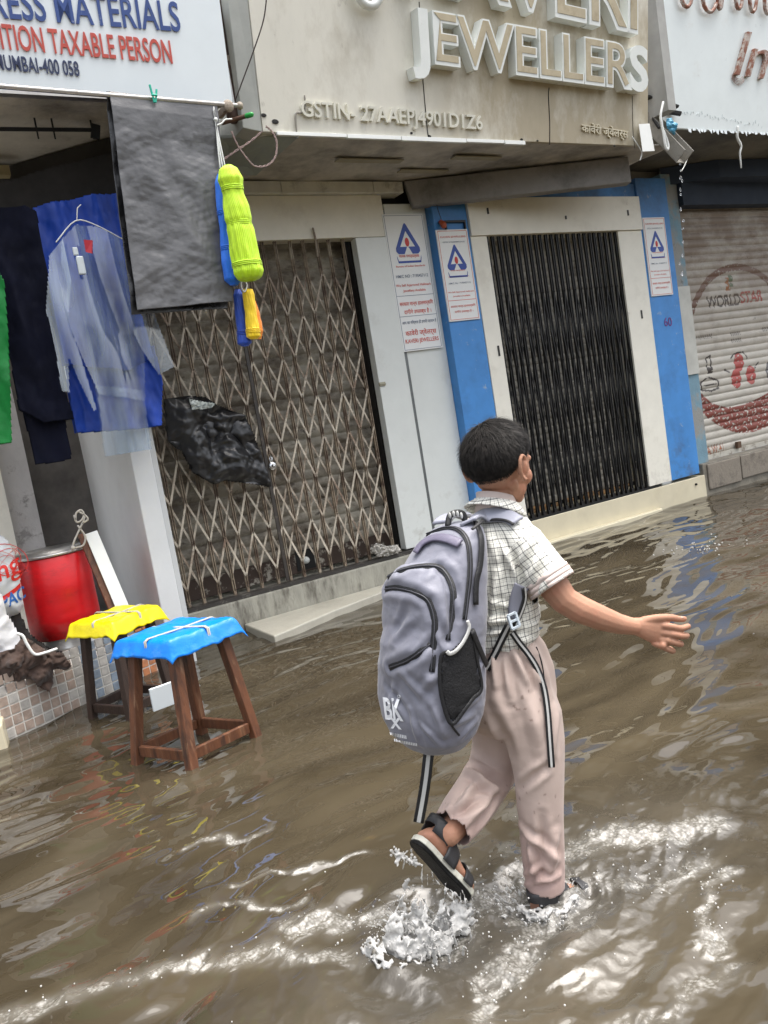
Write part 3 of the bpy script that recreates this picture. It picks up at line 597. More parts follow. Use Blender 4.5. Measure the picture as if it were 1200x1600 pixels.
mb = MB(); mb.box(1.3, 3.25, 5.60, 5.604, 2.62, 2.64) if False else mb.tube([(2.93, 5.57, 2.66), (2.93, 5.565, 2.80), (2.92, 5.555, 2.86)], .009, 6); mb.build('drop_bolt', rust_metal, t)
scissor('scissor_gate', 'black folding scissor gate closed across the narrow doorway', 4.555, 6.11, 5.525, .256, 2.742, 24, .06, .0115, black_metal, black_metal, .62, 4, lw=.009)

# painted shutter on the right
x0, x1, z0, z1 = 7.12, 9.6, .40, 3.0
nxs = 330
t, o, P = shutter('roller_shutter', 'dirty white roller shutter painted with a brown ring and red cherries', x0, x1, 5.66, z0, z1, .078, shutter3_m, nx=nxs)
PX, PZ = P[..., 0], P[..., 2]; S = projv(P); U, V = S[..., 0], S[..., 1]
colr = np.zeros(PX.shape+(4,), np.float32)
jag = 3*gn(np.stack([PX*30, PZ*30], -1)); chip = fbm(np.stack([PX*22, PZ*34], -1), 3)
def paint(mask, c, wear=.62): mm = mask & (chip < wear); colr[mm] = (*c, 1)
def back(pts): return [(atY(x, y, 5.66)[0], atY(x, y, 5.66)[2]) for x, y in pts]
ring_o = spline([np.array(q) for q in back([(1075, 500), (1090, 462), (1112, 432), (1145, 418), (1178, 424), (1205, 448), (1235, 500)])], 6)
d = seg_d(PX, PZ, [tuple(q) for q in ring_o]); paint(d < .036, (.13, .05, .03), .5)
paint(inpoly(PX, PZ, [tuple(q) for q in spline([np.array(v) for v in back([(1092, 612), (1112, 630), (1140, 636), (1172, 628), (1215, 602), (1260, 560), (1262, 600), (1222, 650), (1185, 672), (1150, 676), (1120, 664), (1096, 645), (1091, 630)])], 5)]), (.20, .045, .03), .34)
for cx, cy, rx, rz in ((1149, 592, .085, .105), (1172, 586, .085, .105), (1153, 566, .085, .10)):
    c = atY(cx, cy, 5.66); paint(((PX-c[0])/rx)**2+((PZ-c[2])/rz)**2 < 1, (.38, .07, .06), .5)
for pts, w in (([(1138, 582), (1131, 578)], .010), ([(1178, 575), (1183, 567)], .010), ([(1140, 560), (1146, 553), (1160, 550), (1166, 560)], .008), ([(1103, 590), (1093, 600), (1096, 610), (1110, 611), (1122, 606), (1120, 594), (1105, 590)], .010), ([(1104, 578), (1102, 560), (1108, 556), (1110, 574)], .010), ([(1098, 603), (1118, 600)], .006)):
    paint(seg_d(PX, PZ, back(pts)) < w, (.05, .04, .035), .55)
for (a, b) in (((1104, 574), (1110, 584)),): 
    A = back([a, b]); paint((PX > A[0][0]) & (PX < A[1][0]+.03) & (PZ < A[0][1]) & (PZ > A[1][1]), (.05, .04, .035))
c = atY(1136, 444, 5.66); paint((np.abs(PX-c[0]) < .04) & (np.abs(PZ-c[2]) < .07), (.35, .14, .05), .3); paint((np.abs(PX-c[0]-.05) < .035) & (np.abs(PZ-c[2]-.03) < .06), (.08, .16, .08), .3)
c = atY(1200, 580, 5.66); paint(((PX-c[0]-.05)/.10)**2+((PZ-c[2])/.12)**2 < 1, (.12, .12, .12), .5)
def raster(s, pa, pb, H, c, wear=.7, offset=.02):
    a = atY(*pa, 5.66); b_ = atY(*pb, 5.66); V_, F_ = text_geo(s, 0, offset); lo = V_.min(0); hi = V_.max(0)
    X_ = a[0]+(V_[:, 0]-lo[0])/(hi[0]-lo[0])*(b_[0]-a[0]); Z_ = a[2]+(V_[:, 1]/hi[1])*H
    mk = np.zeros(PX.shape, bool)
    for f in F_: mk |= inpoly(PX, PZ, [(X_[i], Z_[i]) for i in f])
    paint(mk, c, wear)
raster('WORLD', (1104, 482), (1156, 474), .125, (.05, .045, .04)); raster('STAR', (1157, 474), (1191, 469), .125, (.45, .06, .05))
raster('A.W.41', (1104, 712), (1130, 705), .10, (.35, .13, .07), .6)
for (xa, ya, xb, yb) in ((1088, 532, 1112, 527), (1140, 526, 1157, 523), (1190, 518, 1215, 514), (1142, 536, 1158, 533)):
    A_ = atY(xa, ya, 5.66); B_ = atY(xb, yb, 5.66); paint((PX > A_[0]) & (PX < B_[0]) & (PZ > A_[2]) & (PZ < A_[2]+.045) & (np.sin(PX*210) > .1), (.14, .13, .12), .4)
ca = o.data.color_attributes.new('paint', 'FLOAT_COLOR', 'POINT'); ca.data.foreach_set('color', colr.reshape(-1))
boxes('bottom_rail', M('rail3', (.5, .48, .42), .6, dirt_tones=[((.1, .06, .03), .5, .65, 9, .8)]), t, (7.125, 9.6, 5.635, 5.66, .352, .40))
mb = MB().box(7.68, 7.74, 5.60, 5.634, .40, .47); mb.build('hasp', M('rusty_brown', (.10, .055, .03), .7), t)
# ================================================================== HANGING GOODS AND STALL
def sheet(poly, Y, res, disp, layers=((0, 1),), smooth=True, bulge=0, tilt=0):
    """cloth or film cut to an outline in the plane Y, folded by disp(x, z)"""
    W = [atY(x, y, Y) for x, y in poly]; pz = [(w[0], w[2]) for w in W]
    x0, x1 = min(p[0] for p in pz), max(p[0] for p in pz); z0, z1 = min(p[1] for p in pz), max(p[1] for p in pz)
    xs = np.arange(x0-res, x1+2*res, res); zs = np.arange(z0-res, z1+2*res, res); A, B = np.meshgrid(xs, zs, indexing='ij')
    ins = inpoly(A, B, pz); dd = seg_d(A, B, pz+[pz[0]])
    # pull the rim vertices onto the outline
    rim = dd < res*.75
    mb = MB(); nz = len(zs)
    for off, sg in layers:
        D = disp(A, B)*sg+off; D = D-sg*bulge*np.sqrt(np.clip(dd/ (bulge*1.6+1e-6), 0, 1))*ins if bulge else D
        P = np.stack([A, Y+D, B], -1); idx = {}
        vs = []; fs = []
        cell = ins[:-1, :-1] & ins[1:, :-1] & ins[:-1, 1:] & ins[1:, 1:]
        for i, j in np.argwhere(cell):
            f = []
            for a, b in ((i, j), (i+1, j), (i+1, j+1), (i, j+1)):
                if (a, b) not in idx: idx[(a, b)] = len(vs); vs.append(P[a, b])
                f.append(idx[(a, b)])
            fs.append(tuple(f))
        mb.add(vs, fs)
    return mb
def crump(s, a, sx=1, sz=1, sharp=True):
    def f(A, B):
        q = np.stack([A*s*sx, B*s*sz], -1)
        return a*(ridge(q+.4*gn(q*.7)[..., None], 3)-1) if sharp else a*fbm(q, 3)
    return f
film_dark = M('grey_film', (.10, .10, .103), .30, var=.15, scale=4, bump=.2, bscale=30, spec=.6, stretch=(1, 1, 1.8))
film_black = M('black_film', (.012, .012, .013), .28, var=.3, bump=.3, bscale=30, spec=.7)
rope_steel = steel
t = thing('hanging_rail', 'steel tube rail running under the white dress materials signboard', 'rail', (1, 4.45, 3.3))
MB().tube([(-1.5, 4.45, 3.318), (.73, 4.45, 3.297), (1.99, 4.45, 3.266)], .013, 10).build('tube', steel, t, smooth=True)
mb = MB(); 
for x, z in ((.2, 3.302), (1.93, 3.268)): mb.box(x-.012, x+.012, 4.45, 4.60, z-.02, z+.02)
mb.ball((1.93, 4.45, 3.262), (.035, .02, .035)); mb.ball((2.0, 4.45, 3.266), .022); mb.build('bracket', rust_metal, t, bevel=.003)
# dark sheet folded over the rail
X0, X1, ZT = 1.262, 1.862, 3.305
nu, nv = 110, 220; u = np.linspace(0, 1, nu)[:, None]; v = np.linspace(0, 1, nv)[None]
def hsheet(yoff, x0a, x1a, x0b, x1b, zbl, zbr, seed, amp):
    xx = (x0a+(x0b-x0a)*v)*(1-u)+(x1a+(x1b-x1a)*v)*u; zz = ZT*(1-v)+(zbl*(1-u)+zbr*u)*v-.045*u*(1-v)
    q = np.stack([xx*3.2+zz*1.1+seed, zz*4.2-xx*1.0], -1); q2 = np.stack([xx*9+seed, zz*15+xx*4], -1); wk = sstep(-.5, .5, gn(np.stack([xx*2+5, zz*1.6], -1)))
    y = 4.45+yoff*(np.minimum(1, v*14)*.9+.1)+np.minimum(1, v*5)*(amp*.5*(ridge(q, 2)-1)+amp*.6*crease(xx+0*v, zz+0*u, 5+seed, 7, 5)+amp*.10*crease(xx+0*v, zz+0*u, 17+seed, 12, 19)+amp*.10*wk*ridge(q2, 2)+.02*gn(np.stack([xx*2.2+seed, zz*1.2], -1)))
    # pyramid creases where the film was packed folded
    y = y+.012*np.abs(((zz*2.6+.25*np.abs(xx-1.56)*6) % 1)-.5)*np.minimum(1, v*4)
    return np.stack([xx+0*v, y, zz+0*u], -1)
t = thing('plastic_sheet', 'dark grey creased plastic sheet folded over the steel rail', 'plastic sheet', (1.55, 4.45, 3.3))
MB().grid(hsheet(-.018, X0, X1, 1.185, 1.74, 2.150, 2.158, 1, .010)).build('front_panel', film_dark, t, smooth=True, solid=.0015)
MB().grid(hsheet(.03, X0-.012, X1-.01, 1.16, 1.72, 2.135, 2.128, 6, .008)).build('back_panel', film_black, t, smooth=True, solid=.0015)
t = thing('clothes_peg', 'teal plastic clothes peg clipping the dark sheet to the rail', 'peg', atY(240, 148, 4.42))
c = atY(240, 150, 4.425); teal = M('teal_plastic', lin((40, 190, 160)), .35)
MB().bar(c+[-.002, 0, -.035], c+[-.014, -.01, .055], .010, .012).bar(c+[.004, 0, -.035], c+[.022, -.004, .035], .010, .012).tube([c+[-.008, -.012, 0], c+[.012, -.012, 0]], .006, 8).build('jaw', teal, t, bevel=.002)

# hanks of nylon rope
def hank(label, pa, pb, Y, prof, col, mname, wraps, strands=44, bend=0):
    a = atY(*pa, Y); b = atY(*pb, Y); t = thing('rope_hank', label, 'rope hank', a, 'rope hanks hanging from the rail')
    n = 60; path = []; rad = []
    for k in range(n+1):
        q = k/n; path.append(a+(b-a)*q+np.array([bend*math.sin(q*math.pi), 0, 0])); rad.append(np.interp(q, [p[0] for p in prof], [p[1] for p in prof]))
    mb = MB(); m = strands*6; vs = []; fs = []; ax = _unit(b-a); u0 = _unit(np.cross(ax, [0, 1, 0])); w0 = np.cross(ax, u0)
    for k in range(n+1):
        for j in range(m):
            th = 2*math.pi*j/m; tw = th+.5*math.sin(k/n*3)+.35*k/n
            r = rad[k]*(1+.045*abs(math.sin(strands*tw/2))+.13*mnoise.noise(Vector((math.cos(th)*3, k*.09, math.sin(th)*3+len(label)))))
            vs.append(path[k]+u0*math.cos(th)*r+w0*math.sin(th)*r*.8)
    for k in range(n):
        for j in range(m): fs.append((k*m+j, k*m+(j+1) % m, (k+1)*m+(j+1) % m, (k+1)*m+j))
    fs.append(tuple(range(m))); fs.append(tuple(n*m+j for j in range(m))[::-1]); mb.add(vs, fs)
    mt = M(mname, col, .5, var=.1, scale=30, sheen=.3); mb.build('coil', mt, t, smooth=True)
    for q in wraps:
        mb = MB(); k = int(q*n)
        for dz in (-.009, 0, .009):
            c = path[k]+ax*dz; mb.tube([c+u0*math.cos(s)*rad[k]*1.04+w0*math.sin(s)*rad[k]*.84 for s in np.linspace(0, 2*math.pi, 19)], .0045, 5, cap=False)
        mb.build('binding', mt, t, smooth=True)
    return t
neon = (.52, .80, .008)
hank('blue rope hank behind the neon one, longest of the blue hanks', (345, 272), (366, 446), 4.41, [(0, .02), (.08, .038), (.3, .046), (.5, .042), (.8, .056), (.95, .05), (1, .02)], (.005, .16, .75), 'rope_blue', [.35, .68])
hank('neon yellow green rope hank, thickest of the bunch on the rail', (356, 258), (391, 440), 4.31, [(0, .02), (.03, .048), (.12, .068), (.18, .060), (.25, .058), (.36, .072), (.46, .073), (.5, .066), (.56, .074), (.8, .080), (.92, .085), (.98, .065), (1, .02)], neon, 'rope_neon', [.2, .5, .86], 46)
hank('short dark blue rope hank below the neon hank', (371, 452), (383, 541), 4.5, [(0, .015), (.1, .03), (.5, .033), (.8, .036), (.95, .04), (1, .02)], (.008, .06, .42), 'rope_darkblue', [.78], 16)
hank('short yellow rope hank below the neon hank', (387, 452), (397, 530), 4.45, [(0, .028), (.1, .033), (.5, .034), (.8, .04), (.95, .04), (1, .02)], (.9, .62, .0), 'rope_yellow', [.84], 16)
hank('short orange rope hank tucked behind the yellow one', (396, 470), (404, 530), 4.5, [(0, .012), (.3, .026), (.8, .034), (1, .015)], (.85, .25, .0), 'rope_orange', [], 12)
t = thing('knotted_string', 'knotted white strings tying the rope hanks to the rail', 'string', atY(338, 180, 4.45))
mb = MB()
for pts in ([(334, 168), (336, 185), (341, 220), (348, 262)], [(337, 185), (340, 225), (344, 262)], [(334, 172), (339, 200), (352, 262)], [(338, 196), (346, 193), (352, 187), (362, 186)], [(378, 436), (377, 448), (382, 456), (386, 446), (382, 438)]):
    mb.tube(spline([atY(x, y, 4.43) for x, y in pts], 5), .0045, 6)
mb.ball(atY(337, 187, 4.43), .012); mb.build('cord', white_p, t, smooth=True)
t = thing('wooden_stick', 'short brown stick with a green taped end beside the rope cords', 'stick', atY(360, 190, 4.5))
a, b = atY(348, 192, 4.55), atY(386, 181, 4.40); MB().tube([a, b], .013, 8).build('shaft', M('brown_wood', (.12, .06, .035), .6, var=.3), t, smooth=True); MB().tube([b, b+_unit(b-a)*.03], .015, 8).build('tip', M('green_tape', (.02, .35, .06), .4), t, smooth=True)

# garments
def garment(label, cat, polys, nm='raincoat', group='rain clothes hanging in the stall', loc=None):
    t = thing(nm, label, cat, loc, group)
    for pname, poly, Y, mat, disp, layers, solid in polys:
        sheet(poly, Y, .006, disp, layers).build(pname, mat, t, smooth=True, solid=solid)
    return t
def drape(k, a, seed=0, lean=.1):
    return lambda A, B: a*np.sin((A+lean*B+.04*gn(np.stack([A*2+seed, B*1.2], -1)))*k)*(.6+.5*gn(np.stack([A*3+seed, B*1.0], -1)))+a*.10*crease(A*1.0, B*.35, seed, 6, 9)
def folds(k, a, seed=0, lean=.15):
    return lambda A, B: a*np.sin((A+lean*B+.05*gn(np.stack([A*3+seed, B*2], -1)))*k)*(.6+.5*gn(np.stack([A*4+seed, B*1.5], -1)))+a*.5*fbm(np.stack([A*9+seed, B*4], -1), 3)
bluec = M('blue_raincoat', (.004, .055, .42), .5, var=.2, bump=.15, bscale=20)
garment('bright blue rain suit hanging behind the clear raincoat', 'rain suit', [('jacket', [(52, 322), (120, 308), (190, 298), (203, 380), (218, 480), (240, 560), (200, 580), (100, 570), (84, 500), (70, 420)], 4.92, bluec, folds(26, .030, 2), ((0, 1), (.05, -.8)), .002),
        ('trousers', [(100, 540), (240, 540), (255, 600), (254, 666), (200, 672), (118, 677), (108, 620)], 4.96, bluec, folds(40, .028, 4), ((0, 1), (.06, -.8)), .002)], 'rain_suit', loc=(1.05, 4.9, 2.8))
navym = M('navy_cloth', (.004, .005, .014), .8, var=.3, bump=.2, spec=.15)
garment('dark navy rain suit hanging left of the clear raincoat', 'rain suit', [('jacket', [(-60, 320), (40, 322), (56, 330), (74, 420), (86, 520), (100, 600), (118, 654), (70, 662), (30, 640), (16, 560), (-10, 540), (-60, 540)], 4.86, navym, folds(24, .03, 7), ((0, 1), (.06, -.8)), .002),
        ('trousers', [(30, 620), (100, 640), (113, 717), (88, 724), (56, 726), (45, 680)], 4.90, navym, folds(50, .012, 9), ((0, 1), (.05, -.8)), .002)], 'rain_suit', loc=(.6, 4.9, 2.8))
garment('green rain cape at the left edge beside the navy suit', 'rain cape', [('cape', [(-70, 405), (-6, 415), (8, 440), (14, 520), (17, 600), (20, 692), (-70, 706)], 4.72, M('green_raincoat', (.002, .15, .025), .35, var=.2, bump=.15, spec=.3), folds(38, .018, 12), ((0, 1), (.05, -.8)), .002)], 'rain_cape', loc=(.4, 4.7, 2.4))
t = thing('tarpaulin', 'dark tarpaulin added to keep the back of the left stall dark above the rain suits', 'tarpaulin', (1, 5.0, 3.1))
sheet([(-60, 298), (60, 266), (140, 244), (214, 226), (222, 300), (222, 420), (120, 440), (-60, 440)], 5.03, .012, folds(12, .02, 41), ((0, 1),)).build('cloth', M('dark_tarp', (.028, .025, .022), .8, spec=.2, var=.3), t, smooth=True, solid=.003)  # near-black sheet added so the recess stays dark and the pale pillar is hidden
# clear film
cm = bpy.data.materials.new('clear_film'); cm.use_nodes = True; nt = cm.node_tree; N = nt.nodes; L = nt.links; N.remove(N['Principled BSDF'])
tr = N.new('ShaderNodeBsdfTransparent'); tr.inputs[0].default_value = (.86, .92, 1, 1); gl = N.new('ShaderNodeBsdfGlossy'); gl.inputs['Roughness'].default_value = .10; gl.inputs[0].default_value = (1, 1, 1, 1)
df = N.new('ShaderNodeBsdfDiffuse'); df.inputs[0].default_value = (.60, .74, .86, 1); tl = N.new('ShaderNodeBsdfTranslucent'); tl.inputs[0].default_value = (.60, .74, .86, 1)
m0 = N.new('ShaderNodeMixShader'); m0.inputs[0].default_value = .35; L.new(df.outputs[0], m0.inputs[1]); L.new(tl.outputs[0], m0.inputs[2])
tcx = N.new('ShaderNodeTexCoord'); mpp = N.new('ShaderNodeMapping'); mpp.inputs['Scale'].default_value = (4, 0, .4); L.new(tcx.outputs['Object'], mpp.inputs[0]); nn = N.new('ShaderNodeTexNoise'); nn.inputs['Scale'].default_value = 4; nn.inputs['Detail'].default_value = 2; L.new(mpp.outputs[0], nn.inputs['Vector'])
rm = N.new('ShaderNodeMapRange'); rm.inputs[1].default_value = .38; rm.inputs[2].default_value = .68; rm.inputs[3].default_value = .08; rm.inputs[4].default_value = .44; L.new(nn.outputs[0], rm.inputs[0])
m1 = N.new('ShaderNodeMixShader'); L.new(rm.outputs[0], m1.inputs[0]); L.new(tr.outputs[0], m1.inputs[1]); L.new(m0.outputs[0], m1.inputs[2])
fr = N.new('ShaderNodeFresnel'); fr.inputs[0].default_value = 1.9; m2 = N.new('ShaderNodeMixShader'); L.new(fr.outputs[0], m2.inputs[0]); L.new(m1.outputs[0], m2.inputs[1]); L.new(gl.outputs[0], m2.inputs[2]); L.new(m2.outputs[0], N['Material Output'].inputs[0])
t = garment('clear plastic raincoat on a hanger with a red label', 'raincoat', [
    ('body', [(96, 372), (118, 350), (150, 352), (196, 376), (206, 490), (226, 560), (229, 627), (155, 617), (128, 560), (92, 470)], 4.74, cm, drape(34, .020, 21), ((0, 1),), 0),
    ('sleeve', [(76, 398), (98, 370), (112, 440), (108, 500), (128, 560), (152, 640), (146, 644), (120, 590), (108, 560), (110, 614), (95, 612), (86, 545), (71, 482)], 4.70, cm, drape(46, .012, 24), ((0, 1),), 0),
    ('sleeve', [(205, 470), (242, 490), (274, 573), (248, 587), (222, 548), (208, 520)], 4.72, cm, drape(40, .010, 27), ((0, 1),), 0),
    ('trousers', [(150, 600), (224, 608), (239, 703), (165, 714)], 4.76, cm, drape(34, .010, 30), ((0, 1), (.05, 1)), 0)], loc=(1.05, 4.74, 2.7))
mb = MB(); q = [atY(x, y, 4.76) for x, y in ((88, 378), (118, 345), (150, 352), (192, 374))]; mb.tube(spline(q, 4), .004, 6); mb.tube([atY(x, y, 4.76) for x, y in ((120, 345), (121, 325), (126, 320))], .003, 6); mb.build('hanger', white_p, t, smooth=True)
c = atY(138, 385, 4.68); MB().hexa([c+[-.02, 0, -.03], c+[.01, -.006, -.04], c+[.015, 0, -.04], c+[-.015, .006, -.03]], [c+[-.02, -.01, .035], c+[.025, -.01, .03], c+[.03, -.004, .03], c+[-.015, -.004, .035]]).build('label', M('red_label', (.55, .03, .05), .5), t)
c = atY(127, 415, 4.68); MB().box(c[0]-.022, c[0]+.018, c[1]-.012, c[1]+.006, c[2]-.05, c[2]+.05).box(c[0]-.03, c[0]-.002, c[1]-.008, c[1]+.006, c[2]+.055, c[2]+.10).build('fastener', M('frosted_plastic', (.55, .6, .62), .3), t, bevel=.006)

# crumpled black bag tied on the gate
t = thing('polythene_bag', 'crumpled black polythene bag with a torn white tag hooked on the rusty gate', 'bag', atY(320, 620, 5.5))
sheet([(256, 622), (290, 617), (322, 619), (338, 632), (384, 648), (392, 672), (404, 694), (416, 730), (427, 763), (395, 757), (352, 752), (334, 758), (300, 738), (284, 706), (262, 690), (257, 650)], 5.50, .008, (lambda A, B: .030*crease(A, B, 3, 9, 5)+.010*crease(A, B, 8, 9, 13)-.03), ((0, 1), (.02, -.6)), bulge=.07).build('bag_film', M('black_film_gate', (.014, .014, .015), .3, var=.3, bump=.25, bscale=14, spec=.6), t, smooth=True)
sheet([(294, 622), (318, 627), (340, 630), (330, 639), (300, 641)], 5.43, .006, crump(16, .012)).build('torn_tag', M('pale_tag', (.5, .55, .52), .4, dirt_tones=[((.08, .1, .1), .5, .6, 60, .8)]), t, smooth=True, solid=.001)
t = thing('plastic_wrapper', 'crumpled clear wrapper caught at the foot of the rusty gate', 'wrapper', atY(598, 860, 5.5))
sheet([(578, 858), (590, 848), (606, 853), (622, 850), (626, 862), (608, 869), (590, 870)], 5.52, .005, crump(22, .03), ((0, 1), (.01, -.8)), bulge=.02).build('film', M('greyish_film', (.42, .40, .36), .25, var=.4, scale=30), t, smooth=True)

# ------------------------------------------------------------------ gutter wreck, pipe, cables, lamps
t = thing('drain_pipe', 'rusty brown drain pipe between the two left signboards', 'pipe', (2.10, 4.74, 3.3))
MB().tube([(2.085, 4.76, 3.33), (2.085, 4.70, 4.2), (2.085, 4.70, 6)], .042, 14).build('tube', M('rusty_pipe', (.085, .05, .038), .6, var=.4, scale=9, dirt_tones=[((.03, .025, .02), .5, .7, 5, .7)], bump=.3), t, smooth=True)
mb = MB(); mb.tube([(2.085, 4.75, 3.62), (2.085, 4.746, 3.67)], .052, 14); mb.build('collar', rust_metal, t, smooth=True)
t = thing('gutter', 'broken hanging gutter end with blue rag between the two right signboards', 'gutter', atY(1030, 210, 4.6))
gm = M('gutter_plastic', (.30, .285, .25), .6, dirt_tones=[((.06, .05, .045), .5, .7, 6, .7)], bump=.3)
a, b = atY(1016, 180, 4.75), atY(1074, 240, 4.45); d = _unit(b-a); up = np.array([0, 0, 1.])
s_ = _unit(np.cross(d, up)); q = np.cross(s_, d)
mb = MB(); w, h_ = .055, .09
mb.hexa([a-s_*w-q*h_, a+s_*w-q*h_, a+s_*w-q*(h_-.008), a-s_*w-q*(h_-.008)], [b-s_*w-q*h_, b+s_*w-q*h_, b+s_*w-q*(h_-.008), b-s_*w-q*(h_-.008)])
for sg in (-1, 1): mb.hexa([a+s_*(sg*w-.004)-q*(h_-.009), a+s_*(sg*w+.004)-q*(h_-.009), a+s_*(sg*w+.004)+q*.03, a+s_*(sg*w-.004)+q*.03], [b+s_*(sg*w-.004)-q*(h_-.009), b+s_*(sg*w+.004)-q*(h_-.009), b+s_*(sg*w+.004)+q*.03, b+s_*(sg*w-.004)+q*.03])
mb.build('trough', gm, t, bevel=.003)
MB().hexa([atY(998, 194, 4.56), atY(1015, 193, 4.56), atY(1015, 193, 4.60), atY(998, 194, 4.60)], [atY(1004, 237, 4.56), atY(1023, 236, 4.56), atY(1023, 236, 4.6), atY(1004, 237, 4.6)]).build('loose_plate', white_p, t, bevel=.002, fixn=True)
mb = MB(); mb.bar(atY(1010, 152, 4.7), atY(1058, 168, 4.62), .06, .02); mb.bar(atY(1020, 170, 4.72), atY(1064, 178, 4.60), .035, .03); mb.bar(atY(1016, 178, 4.72), atY(1030, 200, 4.62), .02, .02); mb.build('bent_bracket', dark, t, bevel=.003)
mb = MB(); mb.tube(spline([atY(x, y, 4.52) for x, y in ((1036, 160), (1032, 182), (1036, 205), (1040, 228), (1043, 234), (1044, 226), (1037, 205))], 4), .010, 6); mb.build('white_rag', white_p, t, smooth=True)
sheet([(1041, 185), (1048, 184), (1056, 200), (1054, 212), (1046, 208), (1040, 198)], 4.50, .005, crump(24, .02), bulge=.02).build('blue_rag', M('blue_rag', (.08, .32, .48), .5), t, smooth=True, solid=.002)
mb = MB(); 
for pts in ([(1060, 220), (1070, 225), (1078, 232), (1076, 240), (1083, 236)], [(988, 214), (1000, 232), (1003, 240), (1000, 250)], [(1074, 248), (1068, 262), (1064, 268)]): mb.tube(spline([atY(x, y, 4.6) for x, y in pts], 4), .005, 5)
mb.build('wire', white_p, t, smooth=True)
dropm = M('water_drop', (.9, .93, .95), .02, var=0, trans=1, spec=.6); 
mb = MB(); random.seed(31); px, py = 1066, 256
while py < 440:
    mb.ball(atY(px+random.uniform(-3, 3), py, 4.56), (random.uniform(.006, .011),)*2+(random.uniform(.008, .02),), n=7, m=5); py += random.uniform(3, 14) if py < 300 else random.uniform(10, 24); px -= .1
tag(mb.build('dripping_water', dropm, smooth=True), 'string of drops falling from the broken gutter', 'water drops', kind='stuff')
t = thing('cable', 'twisted pink and grey cable looping at the corner of the cream signboard', 'cable', atY(420, 200, 4.6))
mb = MB()
for pts, yy in (([(362, 206), (372, 228), (388, 250), (400, 260), (418, 258), (430, 245), (432, 222), (425, 206), (416, 198)], 4.62), ([(348, 250), (370, 235), (395, 218), (415, 200), (424, 196)], 4.66)):
    Q = spline([atY(x, y, yy) for x, y in pts], 8)
    for ph in (0, math.pi): mb.tube([q+np.array([math.cos(i*1.1+ph), 0, math.sin(i*1.1+ph)])*.004 for i, q in enumerate(Q)], .0042, 5)
mb.build('cord', M('cable_pink', (.28, .20, .18), .5, var=.5, scale=60), t, smooth=True)
tag(MB().tube(spline([atY(x, y, yy) for x, y, yy in ((418, -20, 4.3), (412, 30, 4.38), (396, 80, 4.45), (385, 110, 4.5), (372, 145, 4.56), (366, 160, 4.6))], 6), .004, 5).build('cable', M('cable_dark', (.06, .045, .04), .6), smooth=True), 'thin dark cable hanging in front of the rusty drain pipe', 'cable')
mb = MB(); Q = [onp(x, y, O2s+_unit(n2_)*.01, n2_) for x, y in ((476, 150), (477, 172), (470, 176), (462, 178), (463, 200), (465, 215))]; mb.tube(spline(Q, 3), .006, 5); tag(mb.build('cable', M('cable_grey', (.3, .28, .24), .6), smooth=True), 'short stiff cable end sticking out of the first letter of the tax number', 'cable')
t = thing('ceiling_rod', 'dark iron rod hung under the ceiling of the left stall', 'rod', (.9, 4.95, 3.25))
mb = MB(); a, b = atY(-60, 201, 5.0), atY(146, 203, 5.0); mb.tube([a, b], .012, 6)
for k in (.2, .55, .68, .99): q = a+(b-a)*k; mb.tube([q, q+[0, 0, .10]], .006, 5); mb.tube([q, q-[0, 0, .05]], .005, 5)
mb.bar(b-[.0, 0, .05], b+[.02, 0, .03], .05, .02); mb.build('rod', black_metal, t, smooth=False)
t = thing('switch_box', 'small red bulb holder and black bracket above the small notice', 'fitting', atY(690, 345, 5.49))
c = atY(689, 347, 5.48); MB().tube([c, c+[0, -.03, -.03]], [.02, .026], 10).ball(c+[0, -.03, -.035], .025).build('bulb_holder', M('orange_bulb', (.40, .08, .03), .35), t, smooth=True)
MB().box(c[0]+.04, c[0]+.25, 5.475, 5.495, c[2]-.005, c[2]+.012).box(c[0]+.04, c[0]+.052, 5.475, 5.495, c[2]-.06, c[2]-.006).box(c[0]+.238, c[0]+.25, 5.475, 5.495, c[2]-.06, c[2]-.006).build('bracket', black_metal, t)
MB().tube([c+[0, -.01, .02], c+[-.02, -.01, .1], c+[-.03, -.01, .2]], .003, 5).build('flex', black_metal, t)
c = atY(597, 600, 5.57); tag(MB().box(c[0]-.03, c[0]+.03, 5.562, 5.5745, c[2]-.015, c[2]+.015).box(c[0]-.03, c[0]+.03, 5.556, 5.5615, c[2]-.004, c[2]+.004).build('door_latch', M('latch', (.35, .33, .25), .4, metal=.6), bevel=.002), 'small brass latch on the white door panel', 'latch')

# ------------------------------------------------------------------ drum, sacks, cloths on the tiled platform
def lathe(mb, c, prof, n=48):
    mb.loft([[np.array(c)+[r*math.cos(2*math.pi*k/n), r*math.sin(2*math.pi*k/n), z] for k in range(n)] for r, z in prof]); return mb
t = thing('steel_drum', 'steel drum wrapped in red sheet standing on the tiled platform', 'drum', (.585, 5.24, .246))
redm = M('red_sheet', (.60, .006, .010), .34, var=.18, scale=3, bump=.35, bscale=5, stretch=(1, 1, 2.5), dirt_tones=[((.25, .01, .01), .56, .75, 4, .7), ((.5, .3, .28), .68, .74, 30, .5), ((.12, .03, .02), .5, .75, 5, .7, (2, .52, .38))])
brush = M('brushed_steel', (.52, .51, .49), .3, metal=.85, dirt_tones=[((.15, .12, .09), .55, .75, 8, .5)], stretch=(1, 1, 4))
DC = (.585, 5.24, 0)
lathe(MB(), DC, [(.19, .246), (.213, .25), (.216, .262), (.208, .268), (.208, .28), (.213, .286), (.208, .292), (.208, .30), (.21, .306), (.205, .315), (.203, .37), (.2, .90)]).build('body', brush, t, smooth=True)
lathe(MB(), DC, [(.2045, .375), (.2095, .372), (.2105, .5), (.2098, .65), (.2105, .862), (.2055, .866)], 64).build('red_wrap', redm, t, smooth=True)
